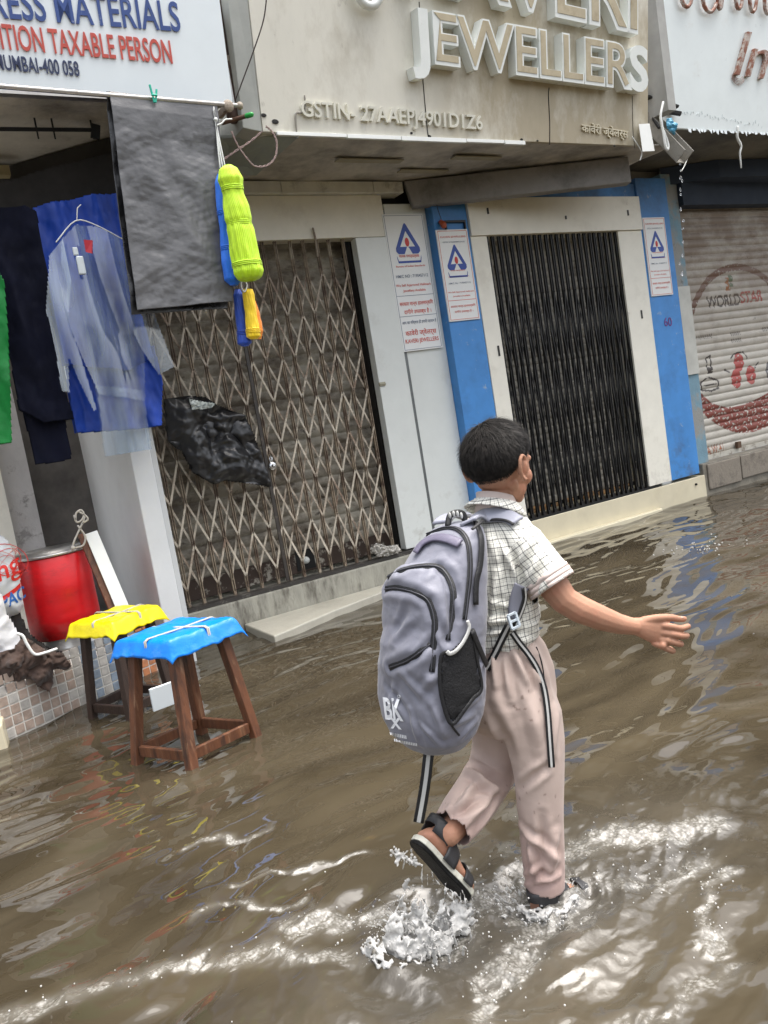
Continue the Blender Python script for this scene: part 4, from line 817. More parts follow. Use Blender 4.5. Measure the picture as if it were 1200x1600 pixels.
lathe(MB(), DC, [(.2, .867), (.218, .870), (.220, .882), (.212, .889), (.206, .885), (.202, .872), (.12, .868), (.02, .872)]).build('lid', brush, t, smooth=True)
t = thing('rope_loop', 'knotted white rope and wire loop tied between the drum lid and the leaning plank', 'rope', atY(125, 830, 5.1))
mb = MB()
for pts in ([(113, 860), (115, 848), (122, 832), (130, 815), (132, 808)], [(118, 812), (119, 802), (126, 797), (131, 803), (128, 812), (120, 816), (116, 806)], [(124, 800), (134, 806), (137, 812), (128, 818)], [(122, 822), (133, 838), (130, 852), (118, 856)]): mb.tube(spline([atY(x, y, 5.0) for x, y in pts], 5), .006, 6)
mb.ball(atY(114, 856, 5.0), .014); mb.build('rope', M('dirty_rope', (.45, .42, .37), .8), t, smooth=True)
wood = M('old_wood', (.13, .048, .020), .5, dirt_tones=[((.36, .22, .13), .56, .68, 5, .5), ((.03, .015, .01), .5, .64, 4, .8)], var=.35, scale=6, stretch=(6, 6, .8), bump=.4, bscale=30)
wood_y = M('dark_wood', (.035, .020, .014), .5, dirt_tones=[((.14, .08, .05), .6, .78, 8, .6)], var=.4, scale=7, stretch=(6, 6, .8), bump=.4, bscale=30)
t = thing('leaning_plank', 'white faced wooden plank leaning on the white pillar beside the red drum', 'plank', (.9, 4.98, .25))
a, b = atY(142, 832, 5.06), atY(196, 960, 4.90)
MB().bar(a, b, .075, .012, up=(0, -1, 0)).build('white_face', white_p, t, bevel=.002); off = np.array([-.055, .03, 0])
MB().bar(a+off, b+off, .04, .03, up=(0, -1, 0)).build('timber', wood, t, bevel=.003)
bagm = M('printed_bag_white', (.52, .54, .56), .3, var=.08, bump=.2, bscale=14, spec=.6)
t = thing('printed_bag', 'white plastic bag with red and blue printing at the left edge', 'bag', atY(0, 960, 5.0))
YB = 4.98; sheet([(-90, 850), (-30, 826), (-4, 830), (14, 845), (28, 880), (35, 920), (38, 944), (32, 958), (8, 968), (-90, 970)], YB, .007, crump(7, .014, sharp=False), ((0, 1), (.01, -1)), bulge=.10).build('bag_film', bagm, t, smooth=True)
# lettering wraps over the bulge of the bag
bv = None
def wrapped(parent, name, mat, mbt, srf, eps=.003):
    bm_ = bmesh.new(); me_ = mbt.mesh(); bm_.from_mesh(me_); bmesh.ops.triangulate(bm_, faces=bm_.faces); bmesh.ops.subdivide_edges(bm_, edges=[e for e in bm_.edges if e.calc_length() > .012], cuts=2); 
    V0 = vget(srf.data); tree = BVHTree.FromPolygons([Vector(v) for v in V0], [tuple(p.vertices) for p in srf.data.polygons])
    for v in bm_.verts:
        h = tree.ray_cast(Vector((v.co.x, v.co.y-1, v.co.z)), Vector((0, 1, 0)))
        if h[0] is not None: v.co.y = h[0].y-eps
    bm_.to_mesh(me_); bm_.free(); return mesh_obj(name, me_, mat, parent)
srf = t.children[0]
mb = MB(); a = atY(-22, 915, YB); put_text(mb, 'ling', a, (1, 0, .22), (0, 0, 1), W=.20, H=.115, offset=.01); wrapped(t, 'lettering', hb_drk, mb, srf)
mb = MB(); Q = spline([atY(x, y, YB) for x, y in ((-30, 948), (0, 934), (20, 922), (33, 912))], 6)
for i in range(len(Q)-1): mb.add([Q[i]+[0, 0, -.012], Q[i+1]+[0, 0, -.012], Q[i+1]+[0, 0, .012], Q[i]+[0, 0, .012]], [(0, 1, 2, 3)])
for k in range(7):
    c = atY(8+k*.5, 880-k, YB); R_ = .05+.008*k
    Q = [c+np.array([math.cos(s)*R_*1.1, 0, math.sin(s+k)*R_]) for s in np.linspace(0, 6.28, 26)]
    for i in range(25): mb.add([Q[i], Q[i+1], Q[i+1]*.96+c*.04, Q[i]*.96+c*.04], [(0, 1, 2, 3)])
wrapped(t, 'red_print', hb_drk, mb, srf)
mb = MB(); a = atY(2, 954, YB); put_text(mb, 'ERPAC', a-[.075, 0, 0], (1, 0, .20), (0, 0, 1), W=.22, H=.07, offset=.02); wrapped(t, 'lettering', M('print_blue', lin((30, 90, 160)), .4), mb, srf)
t = thing('white_sack', 'bulging white cloth sack on the tiled platform at the left edge', 'sack', atY(0, 1040, 4.8))
sheet([(-90, 870), (-20, 905), (2, 925), (12, 958), (28, 984), (37, 1010), (36, 1024), (22, 1032), (0, 1036), (-90, 1046)], 4.76, .008, crump(6, .03, sharp=False), ((0, 1), (.01, -1)), bulge=.10).build('cloth', M('white_cloth', (.66, .66, .67), .8, var=.04, bump=.3, bscale=25), t, smooth=True)
t = thing('brown_cloth', 'dark brown cloth with a white cord slumped over the platform edge', 'cloth', atY(50, 1050, 4.8))
sheet([(-60, 1030), (20, 1012), (38, 992), (56, 1004), (76, 1016), (98, 1018), (112, 1040), (104, 1048), (84, 1046), (84, 1068), (76, 1081), (58, 1074), (48, 1060), (20, 1066), (0, 1064), (-60, 1070)], 4.70, .006, crump(9, .03), ((0, 1), (.01, -1)), bulge=.05).build('cloth', M('brown_fabric', (.055, .030, .020), .85, var=.3, bump=.4, bscale=40, sheen=.3), t, smooth=True)
MB().tube(spline([atY(x, y, 4.62) for x, y in ((28, 990), (36, 994), (42, 1006), (54, 1022), (70, 1020), (88, 1014))], 6), .008, 6).build('cord', white_p, t, smooth=True)
# dark clutter below the sack
t = thing('dark_bundle', 'dark bundle packed under the drum behind the brown cloth', 'bundle', (.35, 5.1, .25))
sheet([(-60, 950), (30, 950), (45, 985), (60, 1000), (110, 1030), (60, 1040), (-60, 1040)], 5.02, .01, crump(8, .03), ((0, 1), (.02, -1)), bulge=.06).build('cloth', M('dark_cloth', (.02, .017, .015), .9), t, smooth=True)  # plain near-black cloth filling the space under the drum

# ------------------------------------------------------------------ stools
def stool(label, F, Rr, Lc, zseat, ins, mat, clothm, clabel, dx=(0, 0), over=.055, droop=((.02, .10), (.02, .06)), seed=1):
    F = np.array([*F, 0.]); R_ = np.array([*Rr, 0.]); L_ = np.array([*Lc, 0.]); B_ = R_+L_-F; cen = (F+B_)/2
    t = thing('wooden_stool', label, 'stool', (cen[0], cen[1], -.14), 'wooden stools with plastic covers')
    cs = cen+np.array([dx[0], dx[1], 0]); tops = [cs+(c-cen)*ins+np.array([0, 0, zseat-.03]) for c in (F, R_, B_, L_)]
    for c, tp in zip((F, R_, B_, L_), tops):
        mb = MB(); bot = c+(c-tp)*np.array([1, 1, 0])*(.14/zseat)+np.array([0, 0, -.14])
        ux = _unit(R_-F)*.019; uy = _unit(L_-F)*.019; s2 = 1.15
        mb.hexa([bot-ux-uy, bot+ux-uy, bot+ux+uy, bot-ux+uy], [tp-ux*s2-uy*s2, tp+ux*s2-uy*s2, tp+ux*s2+uy*s2, tp-ux*s2+uy*s2]); mb.build('leg', mat, t, bevel=.003)
    cr = (F, R_, B_, L_)
    for i in range(4):
        j = (i+1) % 4; k = .075/zseat; a = cr[i]*(1-k)+tops[i]*k; b = cr[j]*(1-k)+tops[j]*k; a = a*np.array([1, 1, 0])+[0, 0, .05+.0*i]; b = b*np.array([1, 1, 0])+[0, 0, .05]
        d = _unit(b-a); MB().bar(a+d*.021, b-d*.021, .022, .048, up=(0, 0, 1)).build('rail', mat, t, bevel=.003)
        a = tops[i]; b = tops[j]; d = _unit(b-a); MB().bar(a+d*.022-[0, 0, .035], b-d*.022-[0, 0, .035], .022, .05).build('apron', mat, t, bevel=.003)
    e1 = _unit(R_-F); e2 = _unit(L_-F); S = np.linalg.norm(R_-F)*ins/2+.045; T = np.linalg.norm(L_-F)*ins/2+.045; top = cs+np.array([0, 0, zseat-.022])
    MB().hexa([top-e1*S-e2*T, top+e1*S-e2*T, top+e1*S+e2*T, top-e1*S+e2*T], [top-e1*S-e2*T+[0, 0, .022], top+e1*S-e2*T+[0, 0, .022], top+e1*S+e2*T+[0, 0, .022], top-e1*S+e2*T+[0, 0, .022]]).build('seat', mat, t, bevel=.005)
    ct = thing('stool_cover', clabel, 'cover', top, 'plastic covers tied over the stools')
    n = 60; u = np.linspace(-1, 1, n); A, Bv = np.meshgrid(u*(S+over), u*(T+over), indexing='ij'); ex = np.maximum(0, np.abs(A)-S); ey = np.maximum(0, np.abs(Bv)-T)
    dr = (np.maximum(ex, ey)+.35*np.minimum(ex, ey))*1.1; 
    dr = dr*np.where((A < 0) | (Bv < 0), 1.25, .8)
    Z = top[2]+.026-dr+.004*fbm(np.stack([A*14+seed, Bv*14], -1), 3)+.010*gn(np.stack([A*20, Bv*20+seed], -1))*sstep(0, .02, dr)+.0035*crease(A, Bv, seed, 8, 9)
    An = np.clip(A, -S-.008, S+.008)+.6*(A-np.clip(A, -S-.008, S+.008)); Bn = np.clip(Bv, -T-.008, T+.008)+.6*(Bv-np.clip(Bv, -T-.008, T+.008))
    P = cs*np.array([1, 1, 0])+An[..., None]*e1+Bn[..., None]*e2; P[..., 2] = Z+0
    MB().grid(P).build('sheet', clothm, ct, smooth=True, solid=.001)
    mb = MB(); zt = top[2]+.034
    def wrap(p, q, off):
        a = cs*np.array([1, 1, 0])+p; b = cs*np.array([1, 1, 0])+q; o_ = _unit(b-a)*.016
        return [a-o_+[0, 0, zt-.075], a-o_+[0, 0, zt-.008], a+[0, 0, zt], (a+b)/2+[0, 0, zt-.003], b+[0, 0, zt], b+o_+[0, 0, zt-.008], b+o_+[0, 0, zt-.06]]
    for off in (-.004, .004):
        mb.tube(wrap(-e1*S+e2*(off-.2*T), e1*S+e2*(off-.2*T), 0), .004, 6); mb.tube(wrap(-e2*T+e1*(off+.1*S), e2*T+e1*(off+.1*S), 0), .004, 6)
    mb.build('string', M('grey_string', (.40, .38, .34), .8), ct, smooth=True)
    return t
stool('reddish brown wooden stool under a blue plastic cover', (.749, 3.378), (1.086, 3.475), (.58, 3.675), .555, .70, wood, M('blue_polythene', (.0, .20, .74), .36, var=.10, bump=.5, bscale=16, dirt_tones=[((.10, .30, .60), .55, .75, 12, .6), ((.05, .10, .22), .6, .75, 7, .6)]), 'bright blue plastic sheet tied over the nearer stool', dx=(.02, .04), seed=3)
stool('dark brown wooden stool under a yellow plastic cover', (.693, 4.301), (.955, 4.45), (.543, 4.572), .53, .78, wood_y, M('yellow_polythene', (.80, .68, .0), .36, var=.10, bump=.5, bscale=16, dirt_tones=[((.42, .33, .04), .58, .75, 9, .6)]), 'yellow plastic sheet tied over the farther stool', dx=(.01, .02), seed=8)
a = atY(236, 1094, 4.0); b = atY(282, 1077, 4.0)
tag(MB().hexa([a+[0, -.01, -.06], b+[0, -.01, -.06], b+[0, .01, -.06], a+[0, .01, -.06]], [a+[0, -.01, .055], b+[0, -.01, .055], b+[0, .01, .055], a+[0, .01, .055]]).build('white_plank', gloss_white, bevel=.002), 'short white plank standing in the water behind the blue covered stool', 'plank')
# ================================================================== THE BOY
AZ = math.radians(12); BF = np.array([math.cos(AZ), math.sin(AZ), 0]); BR = np.array([math.sin(AZ), -math.cos(AZ), 0]); BU = np.array([0, 0, 1.])
J = atD
def elring(c, a, b, f=BF, r=BR, n=32, e=2.0, tilt=0):
    out = []
    for k in range(n):
        t = 2*math.pi*k/n; ct, st = math.cos(t), math.sin(t); k1 = (abs(ct)**e+abs(st)**e)**(-1/e)
        out.append(np.array(c)+np.array(r)*a*ct*k1+np.array(f)*b*st*k1+BU*tilt*st)
    return out
skin = M('skin', (.40, .212, .138), .5, var=.10, scale=9, sss=.06, bump=.25, bscale=120, bdist=.004, spec=.25, dirt_tones=[((.46, .17, .11), .5, .75, 16, .5), ((.24, .11, .07), .6, .8, 30, .4)])
# ---- axes of the head
hp = J(779, 717, 2.17); va = math.atan2(hp[1], hp[0]); ha = va-math.radians(38)
HF = np.array([math.cos(ha), math.sin(ha), 0]); HR = np.array([math.sin(ha), -math.cos(ha), 0])
HF = _unit(HF+BU*-.12); HU = _unit(np.cross(HR, HF)); HU = _unit(HU+HR*.03); HR = _unit(np.cross(HF, HU)); AXH = [HF, HR, HU]
HS = .955
def hd(f, r, u): return hp+(HF*f+HR*r+HU*u)*HS
mb = MB()
mb.ball(hd(-.004, 0, .0), (.094, .078, .094), AXH, 24, 16)
mb.ball(hd(.030, 0, -.03), (.064, .066, .082), AXH, 20, 14)
mb.ball(hd(.030, 0, -.080), (.058, .056, .050), AXH, 18, 12)
mb.ball(hd(.072, 0, -.112), (.022, .026, .018), AXH, 12, 8)
for s in (-1, 1):
    mb.ball(hd(.055, s*.040, -.052), (.032, .026, .028), AXH, 12, 8)       # cheeks
    mb.tube([hd(-.012, s*.052, -.070), hd(.060, s*.020, -.118)], [.016, .012], 8)   # jaw
    mb.tube([hd(.083, s*.012, -.004), hd(.070, s*.052, -.002)], [.010, .009], 8)    # brow
mb.tube([hd(.092, 0, -.010), hd(.106, 0, -.042)], [.008, .012], 8); mb.ball(hd(.100, .011, -.046), .008); mb.ball(hd(.100, -.011, -.046), .008)
mb.ball(hd(.092, 0, -.074), (.010, .024, .006), AXH); mb.ball(hd(.090, 0, -.085), (.010, .020, .007), AXH)
mb.loft([elring(J(776, 838, 2.185), .062, .055), elring(J(775, 806, 2.18), .046, .045), elring(J(777, 770, 2.178), .043, .044), elring(J(779, 735, 2.17), .045, .045)])
# ears: a cupped shell with rim and lobe
for s in (-1, 1):
    e0 = hd(-.010, s*.085, -.028); ex = _unit(HF*.55-HR*s*-.35); 
    out_ = _unit(HR*s*.75-HF*.66); up_ = _unit(HU-HF*.12)
    rim = [e0+out_*(.008+.014*(.6+.4*math.cos(t-.6)))+up_*(.032*math.sin(t))+HF*(-.016*math.cos(t)+.004) for t in np.linspace(-1.9, 2.9, 16)]
    mb.tube(rim, [.0056]*16, 7); mb.ball(e0+out_*.009, (.006, .025, .017), [out_, up_, _unit(np.cross(out_, up_))], 12, 8)
    mb.ball(e0-up_*.027+out_*.010, .0075)
# torso core (hidden under the shirt) and arms
mb.loft([elring(J(780, 1060, 2.19), .09, .08), elring(J(776, 980, 2.19), .09, .07), elring(J(773, 900, 2.19), .10, .075), elring(J(772, 850, 2.19), .10, .07), elring(J(774, 822, 2.185), .075, .055)])
shR, elR, wrR = J(816, 846, 2.11), J(882, 938, 2.07), J(990, 979, 2.085)
mb.tube([shR, J(840, 880, 2.095), J(862, 912, 2.08), elR, J(906, 952, 2.07), J(940, 966, 2.075), J(968, 975, 2.08), wrR], [.046, .046, .043, .037, .0365, .033, .027, .0225], 14, up=(0, 0, 1))
shL, elL, wrL = J(724, 842, 2.27), J(736, 925, 2.40), J(755, 925, 2.54)
mb.tube([shL, elL, J(745, 930, 2.46), wrL], [.044, .036, .032, .024], 12)
# hands: palm, five fingers with knuckles, thumb from the side of the palm
def finger(mb, pts, r0, r1):
    Q = spline([J(*p) for p in pts], 4); mb.tube(Q, list(np.linspace(r0, r1, len(Q))), 9)
W1, W2 = J(1000, 978, 2.082), J(1040, 990, 2.088)
px_ = _unit(W2-W1); pu = _unit(J(1018, 960, 2.082)-J(1012, 1006, 2.086)); pn_ = _unit(np.cross(px_, pu))
mb.loft([[wrR+px_*(-.012)+pu*.020*math.cos(t)+pn_*.016*math.sin(t) for t in np.linspace(0, 2*math.pi, 17)[:-1]]]+[[J(x, y, 2.085)+pu*w*math.cos(t)+pn_*h*math.sin(t) for t in np.linspace(0, 2*math.pi, 17)[:-1]] for x, y, w, h in ((1000, 980, .026, .016), (1014, 983, .033, .015), (1028, 986, .036, .014), (1040, 989, .034, .012), (1046, 991, .028, .009))])
finger(mb, [(1006, 970, 2.085), (1028, 966, 2.080), (1047, 965, 2.080), (1060, 967, 2.088), (1069, 967, 2.098)], .0125, .0078)
finger(mb, [(1030, 977, 2.082), (1048, 979, 2.070), (1063, 982, 2.074), (1074, 979, 2.086), (1075, 979, 2.098)], .0098, .0078)
finger(mb, [(1030, 988, 2.082), (1050, 991, 2.069), (1066, 994, 2.074), (1073, 993, 2.094), (1064, 991, 2.112)], .0098, .0080)
finger(mb, [(1028, 998, 2.084), (1046, 1002, 2.071), (1060, 1006, 2.076), (1064, 1006, 2.094), (1056, 1003, 2.112)], .0094, .0078)
finger(mb, [(1022, 1005, 2.086), (1038, 1012, 2.076), (1049, 1017, 2.080), (1052, 1017, 2.094), (1047, 1013, 2.108)], .0084, .0068)
for (x, y) in ((1046, 979), (1048, 991), (1044, 1001), (1036, 1009)): mb.ball(J(x, y, 2.071), .0098)
for k, (dx, dy) in enumerate(((8, -8), (10, 0), (8, 8), (4, 14))): finger(mb, [(760, 925+dy*.7, 2.56), (768+dx*.2, 923+dy, 2.60), (768, 930+dy, 2.63)], .010, .007)
finger(mb, [(756, 915, 2.56), (762, 905, 2.58), (770, 903, 2.60)], .011, .008); mb.ball(J(762, 924, 2.57), (.03, .03, .016))
# legs and feet
hemR, hemL = J(852, 1388, 2.158), J(708, 1296, 2.115)
mb.tube([J(818, 1090, 2.14), J(840, 1215, 2.14), hemR, J(855, 1408, 2.16)], [.055, .042, .034, .032], 12)
mb.tube([J(770, 1090, 2.24), J(776, 1208, 2.26), J(735, 1262, 2.18), J(700, 1304, 2.10)], [.055, .042, .040, .033], 12)
hl, toe = J(658, 1313, 2.075), J(729, 1392, 2.115); FA = _unit(toe-hl)
vw = _unit(J(690, 1350, 2.1)-CC); lf = _unit(J(600, 1420, 2.1)-J(700, 1340, 2.1))
FN = lf*.80-vw*.60; FN = _unit(FN-FA*FN.dot(FA)); FW = np.cross(FA, FN)     # sole normal, width
fl = np.linalg.norm(toe-hl)
def footpt(q, w, h): return hl+FA*fl*q+FW*w-FN*h
def footloft(P, top=1.0):
    rings = []
    for q, w, h0, h1 in ((-.06, .014, .004, .020), (.02, .027, .0, .045), (.15, .031, .0, .060), (.32, .029, .0, .062), (.5, .031, .0, .046), (.68, .036, .0, .032), (.82, .038, .0, .024), (.92, .034, .0, .018)):
        c = (h0+h1)/2; hh = (h1-h0)/2; rings.append([P(q, w*math.cos(t), c+hh*math.sin(t)) for t in np.linspace(0, 2*math.pi, 19)[:-1]])
    return rings
mb.loft(footloft(footpt))
for k, (w, r, q) in enumerate(((.027, .0085, 1.0), (.011, .008, 1.04), (-.002, .0078, 1.03), (-.015, .0072, .99), (-.027, .0068, .93))): mb.tube([footpt(.84, w, .013), footpt(q, w, .010)], [r*1.1, r], 8)
mb.tube([footpt(.2, 0, .045), J(700, 1304, 2.10)], [.03, .033], 12)
gh = J(856, 1420, 2.16); gh = np.array([gh[0]+.005, gh[1], -.034]); GA = _unit(BF+BR*.25)
def gpt(q, w, h): return gh-GA*.045+GA*.20*q+np.cross(BU, GA)*w+BU*h
mb.loft(footloft(gpt))
for w, q in ((.027, .97), (.011, 1.03), (-.002, 1.04), (-.015, 1.0), (-.027, .93)): mb.tube([gpt(.84, w, .013), gpt(q, w, .010)], [.009, .0078], 8)
bodyme = remesh(mb, .0027, 2, .5)
boy = mesh_obj('person', bodyme, skin, None, True)
tag(boy, 'boy in checked shirt and beige trousers striding through floodwater, one arm stretched out', 'person')
def bpart(name, me_or_mb, mat, smooth=True, parent=None, solid=0, label=None, bevel=0):
    me_ = me_or_mb.mesh(name) if isinstance(me_or_mb, MB) else me_or_mb
    o = mesh_obj(name, me_, mat, parent or boy, smooth)
    if solid: q = o.modifiers.new('s', 'SOLIDIFY'); q.thickness = solid; q.offset = -1
    if bevel: q = o.modifiers.new('b', 'BEVEL'); q.width = bevel; q.segments = 2
    if label: o['label'] = label
    return o
# nails and eyes
nailm = M('nail', (.62, .42, .34), .25, var=.05)
mb = MB()
for (x, y, d_) in ((1066, 964.5, 2.089),): mb.ball(J(x, y, d_), (.0075, .002, .0052), [_unit(J(1069, 967, 2.098)-J(1060, 967, 2.088)), _unit(J(1066, 960, 2.08)-J(1066, 970, 2.09)), pn_], 10, 6)
bpart('fingernail', mb, nailm)
for s in (-1, 1):
    bpart('eye', MB().ball(hd(.0835, s*.031, -.016), (.007, .012, .0065), AXH, 14, 10), M('eye_dark', (.05, .035, .03), .1, var=0))
# hair: cropped cap grown with strands from the whorl
hairm = M('hair', (.004, .0036, .0034), .8, var=.3, scale=30, spec=.08, bump=.5, bscale=120)
whorl = _unit(np.array([-.42, -.16, .89]))
def skull(dv): 
    d0 = np.array([.098, .082, .098]); return dv/np.sqrt((dv/d0*dv/d0).sum(-1))[..., None]+np.array([-.004, 0, 0])
def hairline(dv):
    """>0 inside the haired part; dv unit vectors in head axes (f, r, u)"""
    f, r, u = dv[..., 0], dv[..., 1], dv[..., 2]
    lim = np.interp(f, [-1, -.75, -.45, -.18, -.05, .12, .30, .55, .8, 1], [-.74, -.70, -.60, -.26, .02, -.16, -.02, .38, .52, .55])
    return u-lim
mb = MB(); nth, nph = 90, 160
th = np.linspace(.001, math.pi*.78, nth); ph = np.linspace(0, 2*math.pi, nph+1)[:-1]
TH, PH = np.meshgrid(th, ph, indexing='ij'); DV = np.stack([np.sin(TH)*np.cos(PH), np.sin(TH)*np.sin(PH), np.cos(TH)], -1)
hl_ = hairline(DV); thick = .0003+.0115*sstep(.08, .75, hl_)+.003*sstep(.55, 1.1, hl_)
ang = np.arctan2((DV@np.cross(whorl, [0, 1, 0])), DV@_unit(np.cross(whorl, np.cross(whorl, [0, 1, 0])))); dist = np.arccos(np.clip(DV@whorl, -1, 1))
thick = thick*(1+.20*gn(np.stack([ang*9+dist*2.5, dist*2.6, dist*0], -1))+.16*gn(np.stack([ang*22+dist*4, dist*5, dist*0], -1)))-.006*np.exp(-(dist/.10)**2)
S = skull(DV); Pn = S+DV*thick[..., None]; PW = hp+Pn@np.array(AXH)*HS
keep = hl_ > .07; vs = PW.reshape(-1, 3); fs = []
for i in range(nth-1):
    for k in range(nph):
        k2 = (k+1) % nph
        if keep[i, k] and keep[i, k2] and keep[i+1, k] and keep[i+1, k2]: fs.append((i*nph+k, (i+1)*nph+k, (i+1)*nph+k2, i*nph+k2))
mb.add(vs, fs); me_ = mb.mesh('hair'); bm = bmesh.new(); bm.from_mesh(me_); bmesh.ops.delete(bm, geom=[v for v in bm.verts if not v.link_faces], context='VERTS'); bm.to_mesh(me_); bm.free()
hair = bpart('hair', me_, hairm, solid=.0012)
r2 = np.random.default_rng(5); mb = MB(); n_s = 19000
D0 = r2.normal(size=(n_s*2, 3)); D0 /= np.linalg.norm(D0, axis=1)[:, None]; D0 = D0[hairline(D0)+r2.normal(size=len(D0))*.03 > .0][:n_s]
hls = hairline(D0); vs = np.zeros((len(D0), 10, 3)); L0 = np.interp(hls, [-.05, 0, .2, .5, 1.2], [.002, .0035, .008, .024, .042])*r2.uniform(.7, 1.25, len(D0))
base_th = .0003+.0115*sstep(.08, .75, hls)
for i, d0 in enumerate(D0):
    fl_ = d0-whorl; tng = fl_-d0*fl_.dot(d0); tng = tng/(np.linalg.norm(tng)+1e-6); swl = np.cross(d0, tng); k_ = mnoise.noise(Vector(d0*6))+.7*mnoise.noise(Vector(d0*17))
    tng = _unit(tng+swl*(.35*math.exp(-np.linalg.norm(fl_)*2)+.35*k_+r2.normal()*.16)+d0*(.12+.42*r2.random()**2)); side = np.cross(tng, d0)*.00080; p = skull(d0)+d0*(base_th[i]*.95+r2.random()*.003)
    for s in range(5):
        q = s/4; c = p+tng*L0[i]*q+d0*(-.20*L0[i]*q*q); w = side*(1-.85*q); vs[i, s*2] = c-w; vs[i, s*2+1] = c+w
V = hp+vs.reshape(-1, 3)@np.array(AXH)*HS; F_ = [(i*10+s*2, i*10+s*2+1, i*10+s*2+3, i*10+s*2+2) for i in range(len(D0)) for s in range(4)]
me_ = bpy.data.meshes.new('strands'); me_.from_pydata(V.tolist(), [], F_); so_ = bpart('hair_strands', me_, M('hair_strand', (.019, .0165, .0145), .6, var=.9, scale=60, spec=.18), parent=hair); so_['kind'] = 'stuff'

AMP = [1.4]
def fold_segs(V, segs, trees, depth=None):
    """cloth folds along given lines: pixel ends found on the cloth, amplitude, width"""
    d_ = np.zeros(len(V))
    for (x0, y0, x1, y1, A, w) in segs:
        P = [surf(x0+(x1-x0)*t, y0+(y1-y0)*t, trees, 0)[0] for t in (0, .5, 1)]
        if any(p is None for p in P): continue
        mid = [p+(0) for p in P]
        m = np.full(len(V), 9.); tt = np.zeros(len(V))
        for k in (0, 1):
            dd_, t_ = capd(V, P[k], P[k+1]); c = dd_ < m; m = np.where(c, dd_, m); tt = np.where(c, (k+t_)/2, tt)
        env = np.sin(np.clip(tt, .04, .96)*math.pi)**.6
        d_ += AMP[0]*A*env*(np.exp(-(m/w)**2)-.55*np.exp(-((m-1.9*w)/(.9*w))**2))
    return d_
def capd(V, a, b2): d = b2-a; t = np.clip(((V-a)@d)/d.dot(d), 0, 1); return np.linalg.norm(V-a-t[:, None]*d, axis=1), t
def tree_of(o_or_me):
    me_ = o_or_me.data if hasattr(o_or_me, 'data') else o_or_me
    return BVHTree.FromPolygons([Vector(v) for v in vget(me_)], [tuple(p.vertices) for p in me_.polygons])
def surf(px, py, trees, eps=.004, dmax=None):
    r = _unit(ray(px, py)); best = None
    for T in trees:
        h = T.ray_cast(Vector(CC), Vector(r))
        if h[0] is not None and (best is None or h[3] < best[0]): best = (h[3], np.array(h[0]), np.array(h[1]))
    if best is None: return None, None
    n = best[2] if best[2].dot(r) < 0 else -best[2]
    return best[1]+n*eps, n
# ---- shirt
def cloth_uv(me_, fn):
    uvl = me_.uv_layers.new(name='cloth'); V = vget(me_); nl = len(me_.loops); out = np.zeros((nl, 2)); 
    A = fn(V)       # list of (score, u, v, period) arrays
    for p in me_.polygons:
        vi = list(p.vertices); c = V[vi].mean(0); k = int(np.argmin([np.mean(a[0][vi]) for a in A])); u = A[k][1][vi].copy(); v = A[k][2][vi]; per = A[k][3]
        if u.max()-u.min() > per/2: u[u < u.mean()] += per
        for li, uu_, vv in zip(p.loop_indices, u, v): out[li] = (uu_, vv)
    uvl.data.foreach_set('uv', out.ravel())
def axis_uv(V, a, b, ref, rad):
    d = _unit(b-a); L_ = np.linalg.norm(b-a); rel = V-a; t = rel@d; rp = rel-t[:, None]*d; rr_ = np.linalg.norm(rp, axis=1); e1 = _unit(ref-d*ref.dot(d)); e2 = np.cross(d, e1)
    return t, L_, rr_, np.arctan2(rp@e2, rp@e1)*rad
mb = MB()
mb.loft([elring(J(778, 1006, 2.19), .118, .092), elring(J(776, 985, 2.19), .128, .102), elring(J(775, 960, 2.19), .130, .104), elring(J(773, 930, 2.19), .128, .100), elring(J(771, 890, 2.19), .134, .10), elring(J(770, 858, 2.19), .142, .098), elring(J(771, 836, 2.19), .136, .088), elring(J(772, 818, 2.188), .108, .074), elring(J(774, 802, 2.184), .070, .060), elring(J(775, 792, 2.182), .056, .054)])
s_end = J(862, 910, 2.076); s_endL = J(738, 908, 2.38)
mb.tube([J(800, 836, 2.13), J(818, 850, 2.108), J(842, 882, 2.09), J(860, 907, 2.078), J(868, 918, 2.072)], [.055, .060, .060, .062, .063], 18)
mb.tube([J(735, 836, 2.25), J(724, 848, 2.29), J(732, 885, 2.34), J(738, 912, 2.385)], [.052, .056, .060, .062], 18)
sh = remesh(mb, .0055, 7, .5)
V = vget(sh); Nn = vnorm(sh)
# folds: bunching above the waist, diagonal pulls from the armpit and strap
zl = (V[:, 2]-J(775, 990, 2.19)[2])
wst = np.exp(-(zl/.075)**2); S2 = np.stack([V@BF*7, V@BR*7, V[:, 2]*26], -1)
dg = V@_unit(BF*.6+BU*.8)
d_ = .009*wst*(ridge(S2, 2)-.75)+.004*fbm(V*7, 2)
d_ += fold_segs(V, [(753, 872, 749, 968, .008, .010), (776, 895, 768, 978, .009, .010), (790, 880, 800, 960, -.006, .009), (812, 905, 782, 850, .007, .009), (822, 915, 800, 870, -.007, .008), (828, 905, 845, 862, .006, .008), (815, 880, 830, 840, .006, .010), (742, 975, 800, 968, .010, .010), (745, 992, 806, 984, .009, .008), (765, 940, 806, 952, .006, .008), (850, 885, 838, 925, -.005, .008), (760, 830, 776, 870, .005, .012), (800, 930, 812, 985, .007, .008)], [tree_of(sh)])
V = V+Nn*d_[:, None]; vset(sh, V)
axis_s = _unit(elR-shR); 
bm = bmesh.new(); bm.from_mesh(sh); dl = []
cut1 = J(866, 913, 2.0745); cut2 = J(738, 908, 2.378); axl = _unit(elL-shL); ztop = J(774, 799, 2.184)[2]
